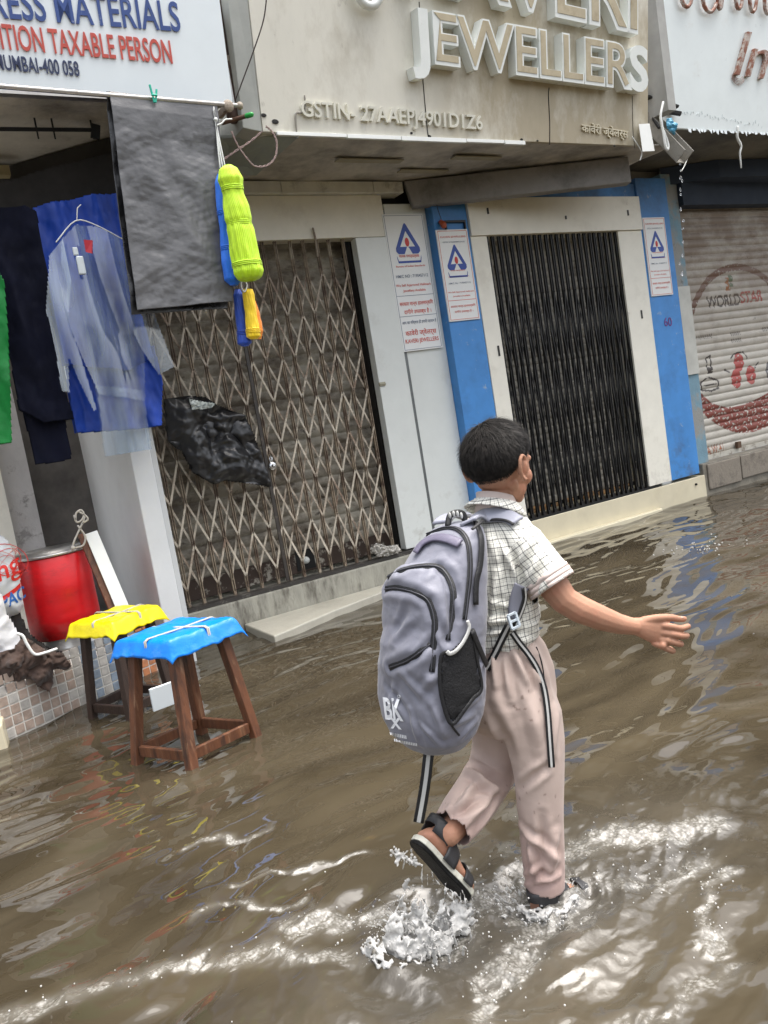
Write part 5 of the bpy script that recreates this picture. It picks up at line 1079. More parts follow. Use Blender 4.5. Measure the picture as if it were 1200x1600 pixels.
for f in bm.faces:
    c = np.array(f.calc_center_median())
    if (c-cut1).dot(axis_s) > 0 and np.linalg.norm(c-cut1) < .10 and np.linalg.norm((c-cut1)-axis_s*(c-cut1).dot(axis_s)) < .074: dl.append(f)
    elif (c-cut2).dot(axl) > 0 and np.linalg.norm(c-cut2) < .10: dl.append(f)
    elif c[2] > ztop and np.linalg.norm(c-J(775, 795, 2.18)) < .09: dl.append(f)
bmesh.ops.delete(bm, geom=dl, context='FACES'); bm.to_mesh(sh); bm.free()
def suv(V):
    ta = shR+0; t, L_, rr_, u = axis_uv(V, ta, elR, BU, .06); sA = np.where((t > -.005), rr_-.075, 9.)
    t2_, L2, rr2, u2_ = axis_uv(V, shL, elL, BU, .06); sL = np.where((t2_ > -.005), rr2-.075, 9.)
    cz = J(775, 900, 2.19); rel = V-cz; th_ = np.arctan2(rel@BF, rel@BR)*.125
    return [(np.zeros(len(V)), th_, V[:, 2]*1.0, 2*math.pi*.125), (sA, u, t, 2*math.pi*.06), (sL, u2_, t2_, 2*math.pi*.06)]
cloth_uv(sh, suv)
pm = bpy.data.materials.new('checked_cotton'); pm.use_nodes = True; nt = pm.node_tree; N = nt.nodes; L = nt.links; b = N['Principled BSDF']; b.inputs['Roughness'].default_value = .8; b.inputs['Sheen Weight'].default_value = .2
uv = N.new('ShaderNodeUVMap'); uv.uv_map = 'cloth'; sp = N.new('ShaderNodeSeparateXYZ'); L.new(uv.outputs[0], sp.inputs[0])
def mth(op, a, b2=None, c=None):
    n = N.new('ShaderNodeMath'); n.operation = op
    for i, v in enumerate((a, b2, c)):
        if v is None: continue
        if hasattr(v, 'links'): L.new(v, n.inputs[i])
        else: n.inputs[i].default_value = v
    return n.outputs[0]
def stripe(src, pitch, w, off=0):
    return mth('LESS_THAN', mth('ABSOLUTE', mth('SUBTRACT', mth('FRACT', mth('ADD', mth('DIVIDE', src, pitch), off)), .5)), w/pitch/2)
ink = mth('MAXIMUM', mth('MAXIMUM', mth('MULTIPLY', stripe(sp.outputs[0], .022, .0028), .60), mth('MULTIPLY', stripe(sp.outputs[0], .022, .0015, .5), .35)), mth('MULTIPLY', stripe(sp.outputs[0], .022, .0012, .25), .25))
ink2 = mth('MAXIMUM', mth('MAXIMUM', mth('MULTIPLY', stripe(sp.outputs[1], .020, .0028), .60), mth('MULTIPLY', stripe(sp.outputs[1], .020, .0015, .5), .35)), mth('MULTIPLY', stripe(sp.outputs[1], .020, .0012, .25), .25))
tot = mth('MINIMUM', mth('ADD', ink, ink2), .97)
mx = N.new('ShaderNodeMix'); mx.data_type = 'RGBA'; L.new(tot, mx.inputs[0]); mx.inputs[6].default_value = (.84, .83, .75, 1); mx.inputs[7].default_value = (.02, .022, .028, 1); L.new(mx.outputs[2], b.inputs['Base Color'])
tcc = N.new('ShaderNodeTexCoord'); nb = N.new('ShaderNodeTexNoise'); nb.inputs['Scale'].default_value = 38; nb.inputs['Detail'].default_value = 5; L.new(tcc.outputs['Object'], nb.inputs['Vector']); bp = N.new('ShaderNodeBump'); bp.inputs['Strength'].default_value = .45; bp.inputs['Distance'].default_value = .008; L.new(nb.outputs[0], bp.inputs['Height']); L.new(bp.outputs[0], b.inputs['Normal'])
shirt = bpart('shirt', sh, pm, solid=.0025)
# cuff bands
cuffm = M('cuff_pink', (.62, .52, .47), .85, var=.04, bump=.2, bscale=60)
def tree_of(o_or_me):
    me_ = o_or_me.data if hasattr(o_or_me, 'data') else o_or_me
    return BVHTree.FromPolygons([Vector(v) for v in vget(me_)], [tuple(p.vertices) for p in me_.polygons])
for c0, ax_, endc in ((J(862, 908, 2.077), axis_s, elR), (J(737, 903, 2.372), axl, elL)):
    e1 = _unit(np.cross(ax_, [0, 0, 1])); e2 = np.cross(ax_, e1); rings = []
    tr_ = tree_of(sh)
    for dz in (-.022, -.010, .003, .013):
        ring = []
        for k in range(40):
            t = 2*math.pi*k/40; dirv = e1*math.cos(t)+e2*math.sin(t); o_ = c0+ax_*(-.012); h = tr_.ray_cast(Vector(o_+dirv*.14), Vector(-dirv)); r_ = .066
            if h[0] is not None: r_ = min(.075, max(.055, (np.array(h[0])-o_).dot(dirv)+.002))
            ring.append(c0+ax_*dz+dirv*r_)
        rings.append(ring)
    m_ = MB(); n = 40
    for i in range(3): m_.add(rings[i]+rings[i+1], [(k, (k+1) % n, n+(k+1) % n, n+k) for k in range(n)])
    bpart('sleeve_cuff', m_, cuffm, solid=.004)
# collar: stand and folded fall
def collar(rs, nm, mat, parent, half=False):
    rings = []
    for (px, py, d, a, b2, dz, tl) in rs: rings.append(elring(J(px, py, d)+BU*dz, a, b2, n=48, tilt=tl))
    m_ = MB(); n = 48
    ks = range(n) if not half else [k for k in range(n) if not (.19 < ((k/n)) < .31)]
    m_.add([p for r in rings for p in r], [(i*n+k, i*n+(k+1) % n, (i+1)*n+(k+1) % n, (i+1)*n+k) for i in range(len(rings)-1) for k in ks]); return bpart(nm, m_, mat, solid=.003, parent=parent)
collar([(775, 800, 2.184, .060, .060, -.004, -.012), (775, 788, 2.182, .053, .054, 0, -.016), (775, 774, 2.181, .053, .054, 0, -.022)], 'collar_stand', cuffm, shirt, True)
c2 = collar([(775, 783, 2.181, .056, .057, -.002, -.022), (775, 785, 2.181, .059, .061, -.003, -.022), (775, 790, 2.182, .066, .069, 0, -.028), (775, 797, 2.184, .076, .078, 0, -.036), (775, 802, 2.185, .082, .084, -.002, -.044)], 'collar', pm, shirt, True)
def cuv(V):
    rel = V-J(775, 800, 2.18); return [(np.zeros(len(V)), np.arctan2(rel@BF, rel@BR)*.075, V[:, 2], 2*math.pi*.075)]
cloth_uv(c2.data, cuv)

# ---- trousers
mb = MB()
mb.loft([elring(J(779, 992, 2.19), .110, .086), elring(J(782, 1010, 2.19), .122, .100), elring(J(787, 1045, 2.19), .136, .116), elring(J(791, 1085, 2.19), .140, .122), elring(J(793, 1115, 2.19), .125, .112), elring(J(794, 1135, 2.19), .09, .09)])
mb.tube([J(815, 1080, 2.145), J(828, 1120, 2.135), J(836, 1160, 2.135), J(842, 1215, 2.135), J(845, 1280, 2.145), J(848, 1340, 2.152), J(850, 1372, 2.157), J(851, 1392, 2.16)], [.082, .086, .079, .068, .062, .058, .055, .053], 22)
mb.tube([J(775, 1080, 2.235), J(778, 1120, 2.25), J(780, 1165, 2.262), J(768, 1208, 2.258), J(745, 1244, 2.20), J(722, 1274, 2.145), J(704, 1298, 2.11)], [.084, .084, .076, .069, .068, .064, .058], 22)
tr = remesh(mb, .0055, 7, .5)
V = vget(tr); Nn = vnorm(tr); S_ = projv(V)
def capd(V, a, b2): d = b2-a; t = np.clip(((V-a)@d)/d.dot(d), 0, 1); return np.linalg.norm(V-a-t[:, None]*d, axis=1), t
dR, tR = capd(V, J(830, 1120, 2.135), J(851, 1398, 2.16)); dL, tL = capd(V, J(770, 1206, 2.258), J(704, 1298, 2.11))
zz = V[:, 2]
hemw = np.exp(-((tR-1)/.16)**2)*(dR < .09); knR = np.exp(-((tR-.38)/.16)**2)*(dR < .1)
axL = _unit(J(704, 1298, 2.11)-J(770, 1206, 2.258))
rel = V-J(851, 1398, 2.16)
thR = np.arctan2(rel@BF, rel@BR)
dd = .004*fbm(np.stack([V@BF*6, V@BR*6, zz*2.5], -1), 2)
# pleats running down from the waistband
wz = J(787, 1045, 2.19)[2]; up = sstep(wz-.16, wz+.02, zz)
ctr = V-J(785, 1040, 2.19); tht = np.arctan2(ctr@BF, ctr@BR); dd += up*.006*np.cos(tht*12+.6*gn(V*6))*(1-.5*sstep(wz+.05, wz+.1, zz))
T0 = tree_of(tr)
dd += fold_segs(V, [(785, 1025, 798, 1095, .009, .010), (803, 1020, 828, 1074, .008, .009), (771, 1016, 776, 1070, .008, .009), (821, 1025, 848, 1079, .008, .008), (840, 1030, 856, 1100, -.005, .009),
   (789, 1160, 797, 1246, .012, .014), (797, 1242, 862, 1222, .009, .010), (800, 1262, 868, 1288, .009, .011), (862, 1190, 812, 1232, -.007, .010), (812, 1290, 872, 1345, .011, .011), (826, 1308, 836, 1374, .010, .011), (868, 1300, 858, 1372, .009, .012), (846, 1270, 850, 1330, -.006, .010),
   (820, 1382, 874, 1368, .010, .008), (818, 1368, 850, 1352, .007, .008), (868, 1110, 862, 1185, .007, .014), (830, 1090, 842, 1170, .007, .016), (770, 1110, 800, 1180, -.008, .014), (735, 1140, 775, 1190, .008, .012),
   (736, 1194, 790, 1224, -.014, .012), (730, 1206, 780, 1240, .011, .010), (720, 1207, 708, 1274, .009, .010), (773, 1233, 720, 1297, .011, .011), (763, 1246, 694, 1280, -.009, .009), (748, 1215, 716, 1262, .008, .009), (782, 1238, 742, 1300, -.007, .009), (705, 1255, 690, 1284, .006, .007), (690, 1272, 728, 1302, .007, .008)], [T0])
V = V+Nn*dd[:, None]; vset(tr, V)
bm = bmesh.new(); bm.from_mesh(tr); dl = []; hr = J(851, 1386, 2.158); hlL = J(706, 1294, 2.113)
for f in bm.faces:
    c = np.array(f.calc_center_median())
    if (c-hr)@_unit(J(851, 1398, 2.16)-J(848, 1340, 2.152)) > 0 and np.linalg.norm(c-hr) < .1: dl.append(f)
    elif (c-hlL)@axL > 0 and np.linalg.norm(c-hlL) < .10: dl.append(f)
bmesh.ops.delete(bm, geom=dl, context='FACES'); bm.to_mesh(tr); bm.free()
# cloth keeps the colour of soaked twill below the knee
wet = np.clip((J(842, 1230, 2.135)[2]+.05*gn(V*9)-V[:, 2])/.10, 0, 1) if False else None
V2 = vget(tr); wetk = sstep(.42, .05, V2[:, 2]+.12*gn(V2*6)); leftk = sstep(.06, .0, np.minimum(capd(V2, J(770, 1206, 2.258), J(704, 1298, 2.11))[0], 9)-.07)
ca = tr.color_attributes.new('paint', 'FLOAT_COLOR', 'POINT'); cc = np.zeros((len(V2), 4), np.float32); cc[:, :3] = (.42, .275, .245); cc[:, 3] = np.clip(wetk, 0, 1)*.7
spots = (gn(V2*75) > .60) & (gn(V2*8+5) > .35); cc[spots] = (.14, .09, .07, .6); ca.data.foreach_set('color', cc.ravel())
trm = M('beige_twill', (.50, .395, .345), .75, var=.05, scale=5, bump=.3, bscale=9, bdist=.012, attr='paint', sheen=.15)
trousers = bpart('trousers', tr, trm, solid=.0025)
trT = tree_of(tr); shT = tree_of(sh)
def surf(px, py, trees, eps=.004, dmax=None):
    r = _unit(ray(px, py)); best = None
    for T in trees:
        h = T.ray_cast(Vector(CC), Vector(r))
        if h[0] is not None and (best is None or h[3] < best[0]): best = (h[3], np.array(h[0]), np.array(h[1]))
    if best is None: return None, None
    n = best[2] if best[2].dot(r) < 0 else -best[2]
    return best[1]+n*eps, n
mb = MB()
Q = [surf(x, y, [trT], .001)[0] for x, y in ((838, 1012), (846, 1035), (850, 1062), (846, 1078))]; Q = [q for q in Q if q is not None]
if len(Q) > 2: mb.tube(spline(Q, 4), .0022, 5); bpart('pocket_seam', mb, trm, parent=trousers)

# ---- sandals
black_r = M('black_rubber', (.0035, .0035, .0035), .5, spec=.2, var=.3, bump=.5, bscale=60); mids = M('pale_midsole', (.55, .54, .46), .5, dirt_tones=[((.3, .26, .2), .58, .75, 30, .6)]); strapm = M('grey_strap', (.024, .024, .026), .5, var=.2, bump=.2, bscale=80)
OUTL = [(-.10, .0), (-.08, .018), (.0, .029), (.12, .033), (.3, .032), (.5, .034), (.68, .040), (.85, .041), (.98, .034), (1.06, .018), (1.08, 0)]
OUTL = OUTL+[(q, -w*.95) for q, w in OUTL[-2:0:-1]]
def sandal(P, label):
    so_ = bpart('sandal', MB().prism([P(q, w, .0) for q, w in OUTL], P(0, 0, .001)-P(0, 0, .0)), mids, False, label=label)
    bpart('midsole', MB().loft([[P(q, w*1.04, -.011) for q, w in OUTL], [P(q, w*1.02, .004) for q, w in OUTL]]), mids, False, so_, bevel=.002)
    bpart('outsole', MB().loft([[P(q, w*.98, -.022) for q, w in OUTL], [P(q, w*1.01, -.0112) for q, w in OUTL]]), black_r, False, so_, bevel=.003)
    def band(q0, q1, wd, h, nm, ex=.005):
        rings = []
        for q in np.linspace(q0, q1, 6):
            w = np.interp(q, [0, .15, .32, .5, .68, .82], [.030, .034, .032, .034, .039, .041])+ex; hh = np.interp(q, [-.1, .02, .15, .32, .5, .68, .82], [.03, .045, .062, .066, .050, .036, .028])*h
            rings.append([P(q, -w*math.cos(t), -.004+(hh+.008)*math.sin(t)) for t in np.linspace(.0, math.pi, 15)])
        m_ = MB(); n = 15; m_.add([p for r in rings for p in r], [(i*n+k, i*n+k+1, (i+1)*n+k+1, (i+1)*n+k) for i in range(5) for k in range(n-1)]); return bpart(nm, m_, strapm, True, so_, solid=.004)
    band(.70, .86, 0, 1.05, 'strap'); band(.30, .52, 0, 1.04, 'strap')
    # heel counter round the ankle
    rings = []
    for h in (.012, .028, .046, .060, .072):
        rings.append([P(.10-(.16+.01*math.sin(h*40))*math.cos(t)*.95+.12*abs(math.sin(t))**3, .036*math.sin(t)*1.0, h+(.004*math.cos(t))) for t in np.linspace(-1.9, 1.9, 25)])
    m_ = MB(); n = 25; m_.add([p for r in rings[1:] for p in r], [(i*n+k, i*n+k+1, (i+1)*n+k+1, (i+1)*n+k) for i in range(3) for k in range(n-1) if not (8 <= k <= 15 and i < 1)]); bpart('heel_strap', m_, strapm, True, so_, solid=.004)
sandal(footpt, 'lifted sandal showing its black sole and pale midsole')
sandal(gpt, 'sandal standing in the water')

# ================================================================== BACKPACK
bag = thing('backpack', 'grey lilac school backpack with black zips and white logo worn by the boy', 'backpack', J(680, 1000, 2.06))
KF = _unit(BF+BR*.06); KR = np.array([KF[1], -KF[0], 0])
def kring(px, py, a, b, e=2.9, d=2.055, n=56): return elring(J(px-3, py, d), a, b, KF, KR, n, e)
mb = MB()
mb.loft([kring(718, 816, .045, .025, 2.2, 2.08), kring(715, 826, .080, .048, 2.3, 2.075), kring(707, 845, .104, .066, 2.5, 2.07), kring(697, 880, .122, .083, 2.7, 2.065), kring(687, 925, .136, .094, 2.8, 2.06), kring(680, 975, .145, .101), kring(676, 1030, .149, .107), kring(676, 1080, .148, .108), kring(677, 1115, .140, .102, 2.8), kring(679, 1140, .124, .090, 2.6), kring(682, 1158, .095, .066, 2.4), kring(684, 1168, .055, .035, 2.1)])
# outer pocket swelling on the face turned away from the back
def kp(r, u, f): return J(682, 1000, 2.058)+KR*r-KF*f+BU*u
mb.loft([elring(kp(0, u, f), a, b, KF, KR, 40, 2.4) for u, f, a, b in ((.085, .060, .06, .03), (.062, .070, .095, .042), (.02, .080, .112, .052), (-.04, .086, .118, .056), (-.10, .086, .118, .056), (-.16, .080, .105, .048), (-.20, .066, .08, .035))])
mb.loft([elring(kp(0, u, f), a, b, KF, KR, 40, 2.4) for u, f, a, b in ((.205, .024, .045, .028), (.188, .034, .078, .040), (.15, .046, .104, .048), (.08, .056, .120, .051), (-.02, .060, .124, .050))])
AMP[0] = .8
bg = remesh(mb, .0045, 7, .5)
V = vget(bg); Nn = vnorm(bg)
dd = .0065*fbm(np.stack([V@KF*6, V@KR*6, V[:, 2]*7], -1), 3)+.0028*(ridge(np.stack([V@KF*10, V@KR*10, V[:, 2]*13], -1)+.5*gn(V*7)[:, None], 3)-1)
dd = dd*.45
dd += fold_segs(V, [(627, 1050, 668, 1098, .007, .010), (650, 962, 612, 1004, .007, .011), (640, 940, 618, 985, -.005, .010), (672, 1092, 694, 1150, .008, .008), (640, 1110, 655, 1162, .007, .008), (700, 1135, 740, 1118, .007, .008), (718, 1155, 745, 1125, .006, .007), (720, 1112, 752, 1085, .006, .007), (604, 1070, 640, 1120, -.006, .009), (690, 1040, 660, 1080, .006, .009), (618, 1060, 608, 1105, .005, .008), (700, 900, 716, 960, .006, .008), (690, 870, 668, 905, .005, .009), (655, 1130, 690, 1166, .006, .006), (682, 960, 700, 1010, -.006, .008), (744, 1060, 758, 1020, .006, .007), (665, 1000, 640, 1030, .005, .008)], [tree_of(bg)])
# sewn hollows under the zips
for zp in ([(607, 903), (627, 892), (657, 886), (684, 886), (699, 899), (708, 926), (706, 962), (700, 1000)], [(585, 945), (590, 930), (603, 921), (622, 919), (650, 926), (670, 939), (679, 971), (678, 1011), (675, 1050)], [(584, 1044), (609, 1043), (636, 1033), (655, 1020), (672, 1006)]):
    Z_ = [surf(x, y, [tree_of(bg)], 0)[0] for x, y in zp]; Z_ = [z for z in Z_ if z is not None]; m = np.full(len(V), 9.)
    for p_, q_ in zip(Z_[:-1], Z_[1:]): m = np.minimum(m, capd(V, p_, q_)[0])
    dd -= .0055*np.exp(-(m/.009)**2)-.004*np.exp(-((m-.022)/.011)**2)
V = V+Nn*dd[:, None]; vset(bg, V)
bagm_ = M('grey_nylon', (.180, .184, .225), .5, var=.08, scale=3, bump=.25, bscale=60, bdist=.004, sheen=.25, dirt_tones=[((.15, .15, .20), .52, .72, 5, .5), ((.10, .10, .13), .3, .7, 3, .8, (2, .62, .50))], spec=.45)  # last layer makes the nylon darker towards the bottom
bgo = mesh_obj('bag_body', bg, bagm_, bag, True)
bgT = tree_of(bg)
blk = M('black_webbing', (.004, .004, .005), .55, var=.2, bump=.3, bscale=120); blkz = M('zip_black', (.008, .0085, .010), .5, var=.2, bump=.4, bscale=200); whm = M('white_webbing', (.50, .50, .48), .7, var=.1, bump=.2, bscale=150)
def ribbon(pts, width, name, mat, trees=None, parent=bag, eps=.004, thick=.003, sm=6, wfun=None, nfix=None):
    """pts: pixels, found on the surface below them; or (x, y, depth)"""
    P = []; Ns = []
    for p in pts:
        if len(p) == 3: P.append(J(*p)); Ns.append(-_unit(ray(p[0], p[1])) if nfix is None else nfix)
        else:
            q, n = surf(p[0], p[1], trees, eps)
            if q is None: continue
            P.append(q); Ns.append(n)
    for _k in range(2):
        P = [P[0]]+[(P[i-1]+2*P[i]+P[i+1])/4 for i in range(1, len(P)-1)]+[P[-1]] if len(P) > 3 and len(pts[0]) == 2 and parent is bag and trees is not None and name in ('webbing', 'shoulder_strap') else P
        Ns = [_unit(sum(Ns[max(0, i-1):i+2])) for i in range(len(Ns))]
    Q = spline(P, sm); NS = spline(Ns, sm); m_ = MB(); vs = []
    for i, q in enumerate(Q):
        t = _unit(Q[min(i+1, len(Q)-1)]-Q[max(i-1, 0)]); n = _unit(NS[i]); s_ = _unit(np.cross(t, n)); w = (width if wfun is None else wfun(i/(len(Q)-1)))/2; n = _unit(np.cross(s_, t))
        if n.dot(NS[i]) < 0: n = -n
        vs += [q-s_*w, q-s_*w*.7+n*thick*.35, q+s_*w*.7+n*thick*.35, q+s_*w]
    m_.add(vs, [(i*4+k, i*4+k+1, (i+1)*4+k+1, (i+1)*4+k) for i in range(len(Q)-1) for k in range(3)])
    o = mesh_obj(name, m_.mesh(name), mat, parent, True); q = o.modifiers.new('s', 'SOLIDIFY'); q.thickness = thick; q.offset = 0; return o, Q, NS
zips = [([(607, 903), (627, 892), (657, 886), (684, 886), (699, 899), (708, 926), (706, 962), (700, 1000)], .015), ([(585, 945), (590, 930), (603, 921), (622, 919), (650, 926), (670, 939), (679, 971), (678, 1011), (675, 1050)], .016),
        ([(584, 1044), (609, 1043), (636, 1033), (655, 1020), (672, 1006)], .015), ([(668, 836), (695, 826), (717, 829), (731, 849), (734, 890), (729, 935), (725, 968)], .013)]
for pts, w in zips:
    o_, Q, NS = ribbon(pts, w, 'zip', blkz, [bgT], eps=.0018, thick=.0022)
    c_ = MB(); c_.tube([q+_unit(n)*.0035 for q, n in zip(Q, NS)], .0017, 5); mesh_obj('zip_teeth', c_.mesh(), M('zip_teeth', (.06, .06, .07), .3), o_, True)
ribbon([(742, 818), (750, 842), (748, 880), (742, 910), (741, 945)], .014, 'edge_binding', blk, [bgT], eps=.004, thick=.006)
ribbon([(652, 866), (663, 852), (680, 844), (700, 845), (720, 852)], .024, 'storm_flap', M('lilac_flap', (.13, .12, .17), .45, var=.1, bump=.3), [bgT], eps=.007, thick=.006)
def face_patch(poly, name, mat, off):
    S = projv(vget(bg)); ins = inpoly(S[:, 0], S[:, 1], poly); Vb = vget(bg); Nb = vnorm(bg); fcg = (Nb*(Vb-CC)).sum(1) < 0; ok = ins & fcg; idx = {}; vs = []; fs = []
    for p in bg.polygons:
        if all(ok[i] for i in p.vertices):
            f = []
            for i in p.vertices:
                if i not in idx: idx[i] = len(vs); vs.append(Vb[i]+Nb[i]*off)
                f.append(idx[i])
            fs.append(tuple(f))
    m_ = MB(); m_.add(vs, fs); o = mesh_obj(name, m_.mesh(), mat, bag, True); q = o.modifiers.new('s', 'SOLIDIFY'); q.thickness = .002; q.offset = 0; return o
face_patch([(735, 982), (743, 1030), (750, 1074), (738, 1092), (726, 1106), (707, 1131), (696, 1110), (688, 1070), (690, 1025), (702, 1017), (717, 1003)], 'mesh_pocket', M('black_mesh', (.004, .004, .005), .75, var=.3, bump=.5, bscale=180), .004)
ribbon([(727, 970), (730, 981), (722, 1000), (711, 1015), (702, 1020), (697, 1017)], .007, 'pocket_piping', whm, [bgT], eps=.007, thick=.004)
ribbon([(690, 1080), (694, 1105), (704, 1130), (716, 1148)], .004, 'pocket_piping', blk, [bgT], eps=.004, thick=.002)
ribbon([(735, 982), (743, 1030), (750, 1074), (738, 1092), (726, 1106), (707, 1131), (696, 1110), (688, 1070), (690, 1025), (702, 1017)], .008, 'pocket_binding', blk, [bgT], eps=.005, thick=.003)
ribbon([(735, 985), (747, 1015), (757, 1040), (766, 1062)], .015, 'side_strap', blk, [bgT], eps=.006, thick=.004)
def px_text(mb, s, x, y, dx, dy, W, H, offset=0.02):
    V_, F_ = text_geo(s, 0, offset); lo = V_.min(0); hi = V_.max(0); dx, dy = np.array(dx, float), np.array(dy, float); P = []
    for v in V_:
        q = np.array([x, y])+dx*(v[0]-lo[0])/(hi[0]-lo[0])*W+dy*v[1]/hi[1]*H; p, n = surf(q[0], q[1], [bgT], .0022); P.append(p if p is not None else J(q[0], q[1], 2.0))
    mb.add(P, F_)
mb = MB(); dx = (.98, .12); dyv = (-.10, -1)
px_text(mb, 'BK', 603, 1122, dx, (-.12, -1), 29, 33, .03); px_text(mb, 'x', 611, 1137, dx, (-.1, -1), 18, 17, .01); px_text(mb, 'o', 622, 1090, dx, dyv, 5, 5, 0)
px_text(mb, 'llllllllll', 610, 1148, (.97, .22), dyv, 27, 5, .03); px_text(mb, 'llllllllllllll', 616, 1158, (.97, .18), dyv, 38, 4, .03)
mesh_obj('logo', mb.mesh(), M('logo_white', (.8, .82, .85), .5), bag)
# handle and straps
mb = MB(); mb.tube(spline([J(700, 820, 2.07), J(703, 806, 2.08), J(714, 801, 2.085), J(724, 804, 2.09), J(727, 818, 2.09)], 5), .0085, 8, up=(1, 0, 0)); hn = mesh_obj('handle', mb.mesh(), blk, bag, True)
for k in range(4):
    c = J(703+k*6.0, 805.5-math.sin(k/3*3.14)*3, 2.068); mesh_obj('handle_stripe', MB().ball(c, (.0035, .0045, .0085)).mesh(), whm, hn, True)
gpad = M('strap_grey', (.30, .31, .37), .5, var=.08, bump=.2, bscale=50, sheen=.2)
ribbon([(732, 822), (742, 814), (756, 808), (772, 806), (788, 808), (800, 813), (808, 820)], .050, 'shoulder_strap', gpad, [shT, bgT, tree_of(c2.data)], eps=.010, thick=.009, wfun=lambda q: .042)
ribbon([(736, 834), (748, 824), (762, 819), (778, 817), (794, 820), (804, 826)], .005, 'strap_binding', blk, [shT, bgT], eps=.017, thick=.004)
ribbon([(690, 818, 2.20), (700, 808, 2.26), (722, 806, 2.30), (745, 815, 2.38)], .05, 'shoulder_strap', gpad, nfix=BU, thick=.010)
ribbon([(811, 912), (808, 925), (802, 945), (796, 968)], .04, 'shoulder_strap', M('strap_pad_grey', (.16, .165, .20), .6, var=.1), [shT], eps=.012, thick=.010, wfun=lambda q: .040-.022*q)
for pts, w, T, e in (([(813, 918), (808, 945), (798, 972)], .018, [shT], .021), ([(793, 972), (785, 995), (775, 1022), (766, 1046)], .020, [shT, trT, bgT], .010), ([(797, 985), (806, 1002), (822, 1020), (841, 1042), (851, 1070), (856, 1108), (858, 1150), (861, 1198)], .0165, [trT, shT], .013)):
    o_, Q, NS = ribbon(pts, w, 'webbing', blk, T, eps=e, thick=.0025)
    m_ = MB(); vs = []
    for i, q in enumerate(Q):
        t = _unit(Q[min(i+1, len(Q)-1)]-Q[max(i-1, 0)]); n = _unit(NS[i]); s_ = _unit(np.cross(t, n)); vs += [q-s_*w*.17+n*.0045, q+s_*w*.17+n*.0045]
    m_.add(vs, [(i*2, i*2+1, i*2+3, i*2+2) for i in range(len(Q)-1)]); mesh_obj('webbing_stripe', m_.mesh(), whm, o_, True)
pts = [(672, 1160, 2.04), (669, 1185, 2.03), (666, 1212, 2.03), (661, 1246, 2.035), (654, 1285, 2.04)]
o_, Q, NS = ribbon(pts, .027, 'webbing', blk, thick=.0025)
m_ = MB(); vs = []
for i, q in enumerate(Q):
    t = _unit(Q[min(i+1, len(Q)-1)]-Q[max(i-1, 0)]); n = _unit(NS[i]); s_ = _unit(np.cross(t, n)); vs += [q-s_*.005+n*.0035, q+s_*.005+n*.0035]
m_.add(vs, [(i*2, i*2+1, i*2+3, i*2+2) for i in range(len(Q)-1)]); mesh_obj('webbing_stripe', m_.mesh(), whm, o_, True)
mb = MB(); c, n = surf(794, 971, [shT], .024)
e1 = _unit(J(800, 985, 2.05)-J(790, 955, 2.05)); e2 = _unit(np.cross(n, e1))
for s in (-1, 1): mb.bar(c-e1*.018+e2*s*.013, c+e1*.018+e2*s*.013, .006, .006)
for k in (-.018, 0, .018): mb.bar(c+e1*k-e2*.013, c+e1*k+e2*.013, .006, .005)
mesh_obj('buckle', mb.mesh(), M('buckle_pale', (.55, .62, .68), .3), bag, False)

# ================================================================== SPLASH
spm = bpy.data.materials.new('splash_water'); spm.use_nodes = True; b = spm.node_tree.nodes['Principled BSDF']; b.inputs['Base Color'].default_value = (.88, .87, .84, 1); b.inputs['Roughness'].default_value = .12; b.inputs['IOR'].default_value = 1.33; b.inputs['Transmission Weight'].default_value = .5; b.inputs['Subsurface Weight'].default_value = .0
r3 = np.random.default_rng(11); mb = MB(); drops = MB()
def jet(o, v, r, n=7, tail=True):
    o = np.array(o, float); v = np.array(v, float); P = [o+v*t-np.array([0, 0, 4.9*t*t]) for t in np.linspace(0, 1, n)*(v[2]/9.8*1.15)]
    mb.tube(P, [r*(1-.7*i/(n-1)) for i in range(n)], 6)
    T0 = v[2]/9.8*1.15
    for k in range(3 if tail else 0):
        t = T0*(1.05+.25*r3.random()*k); p = o+v*t-np.array([0, 0, 4.9*t*t])+r3.normal(size=3)*.008
        if p[2] > .004: drops.ball(p, r*r3.uniform(.2, .5), n=7, m=5)
lf0 = np.array([LX, LY, 0]); tow = _unit(np.array([-.75, -.35, 0]))
for k in range(150):     # sheet torn off by the lifted foot
    a = r3.uniform(-1.1, 1.1); dv = np.array([tow[0]*math.cos(a)-tow[1]*math.sin(a), tow[0]*math.sin(a)+tow[1]*math.cos(a), 0]); sp = r3.uniform(.2, .75)
    jet(lf0+dv*r3.uniform(.0, .13)+r3.normal(size=3)*[.03, .03, 0], dv*sp+np.array([0, 0, r3.uniform(.25, 1.3)]), r3.uniform(.0016, .0045))
for k in range(90):     # around the planted foot
    a = r3.uniform(0, 6.28); dv = np.array([math.cos(a), math.sin(a), 0]); jet(np.array([FX, FY, 0])+dv*r3.uniform(.05, .13), dv*r3.uniform(.1, .4)+np.array([0, 0, r3.uniform(.15, .6)]), r3.uniform(.002, .004))
for k in range(14):     # water slipping off the heel
    q = J(r3.uniform(618, 655), r3.uniform(1330, 1350), 2.05+r3.uniform(-.01, .01)); mb.tube([q, q+r3.normal(size=3)*.012], [.0035, .002], 6)
for k in range(45):
    t = r3.random(); q = J(655-46*t+r3.normal()*3, 1350-24*t+r3.normal()*4, 2.05); drops.ball(q, r3.uniform(.0015, .0045), n=7, m=5)
mb.tube([J(x, y, 2.05) for x, y in ((652, 1350), (640, 1344), (630, 1339), (620, 1334))], [.0055, .0045, .0028, .0035], 6)
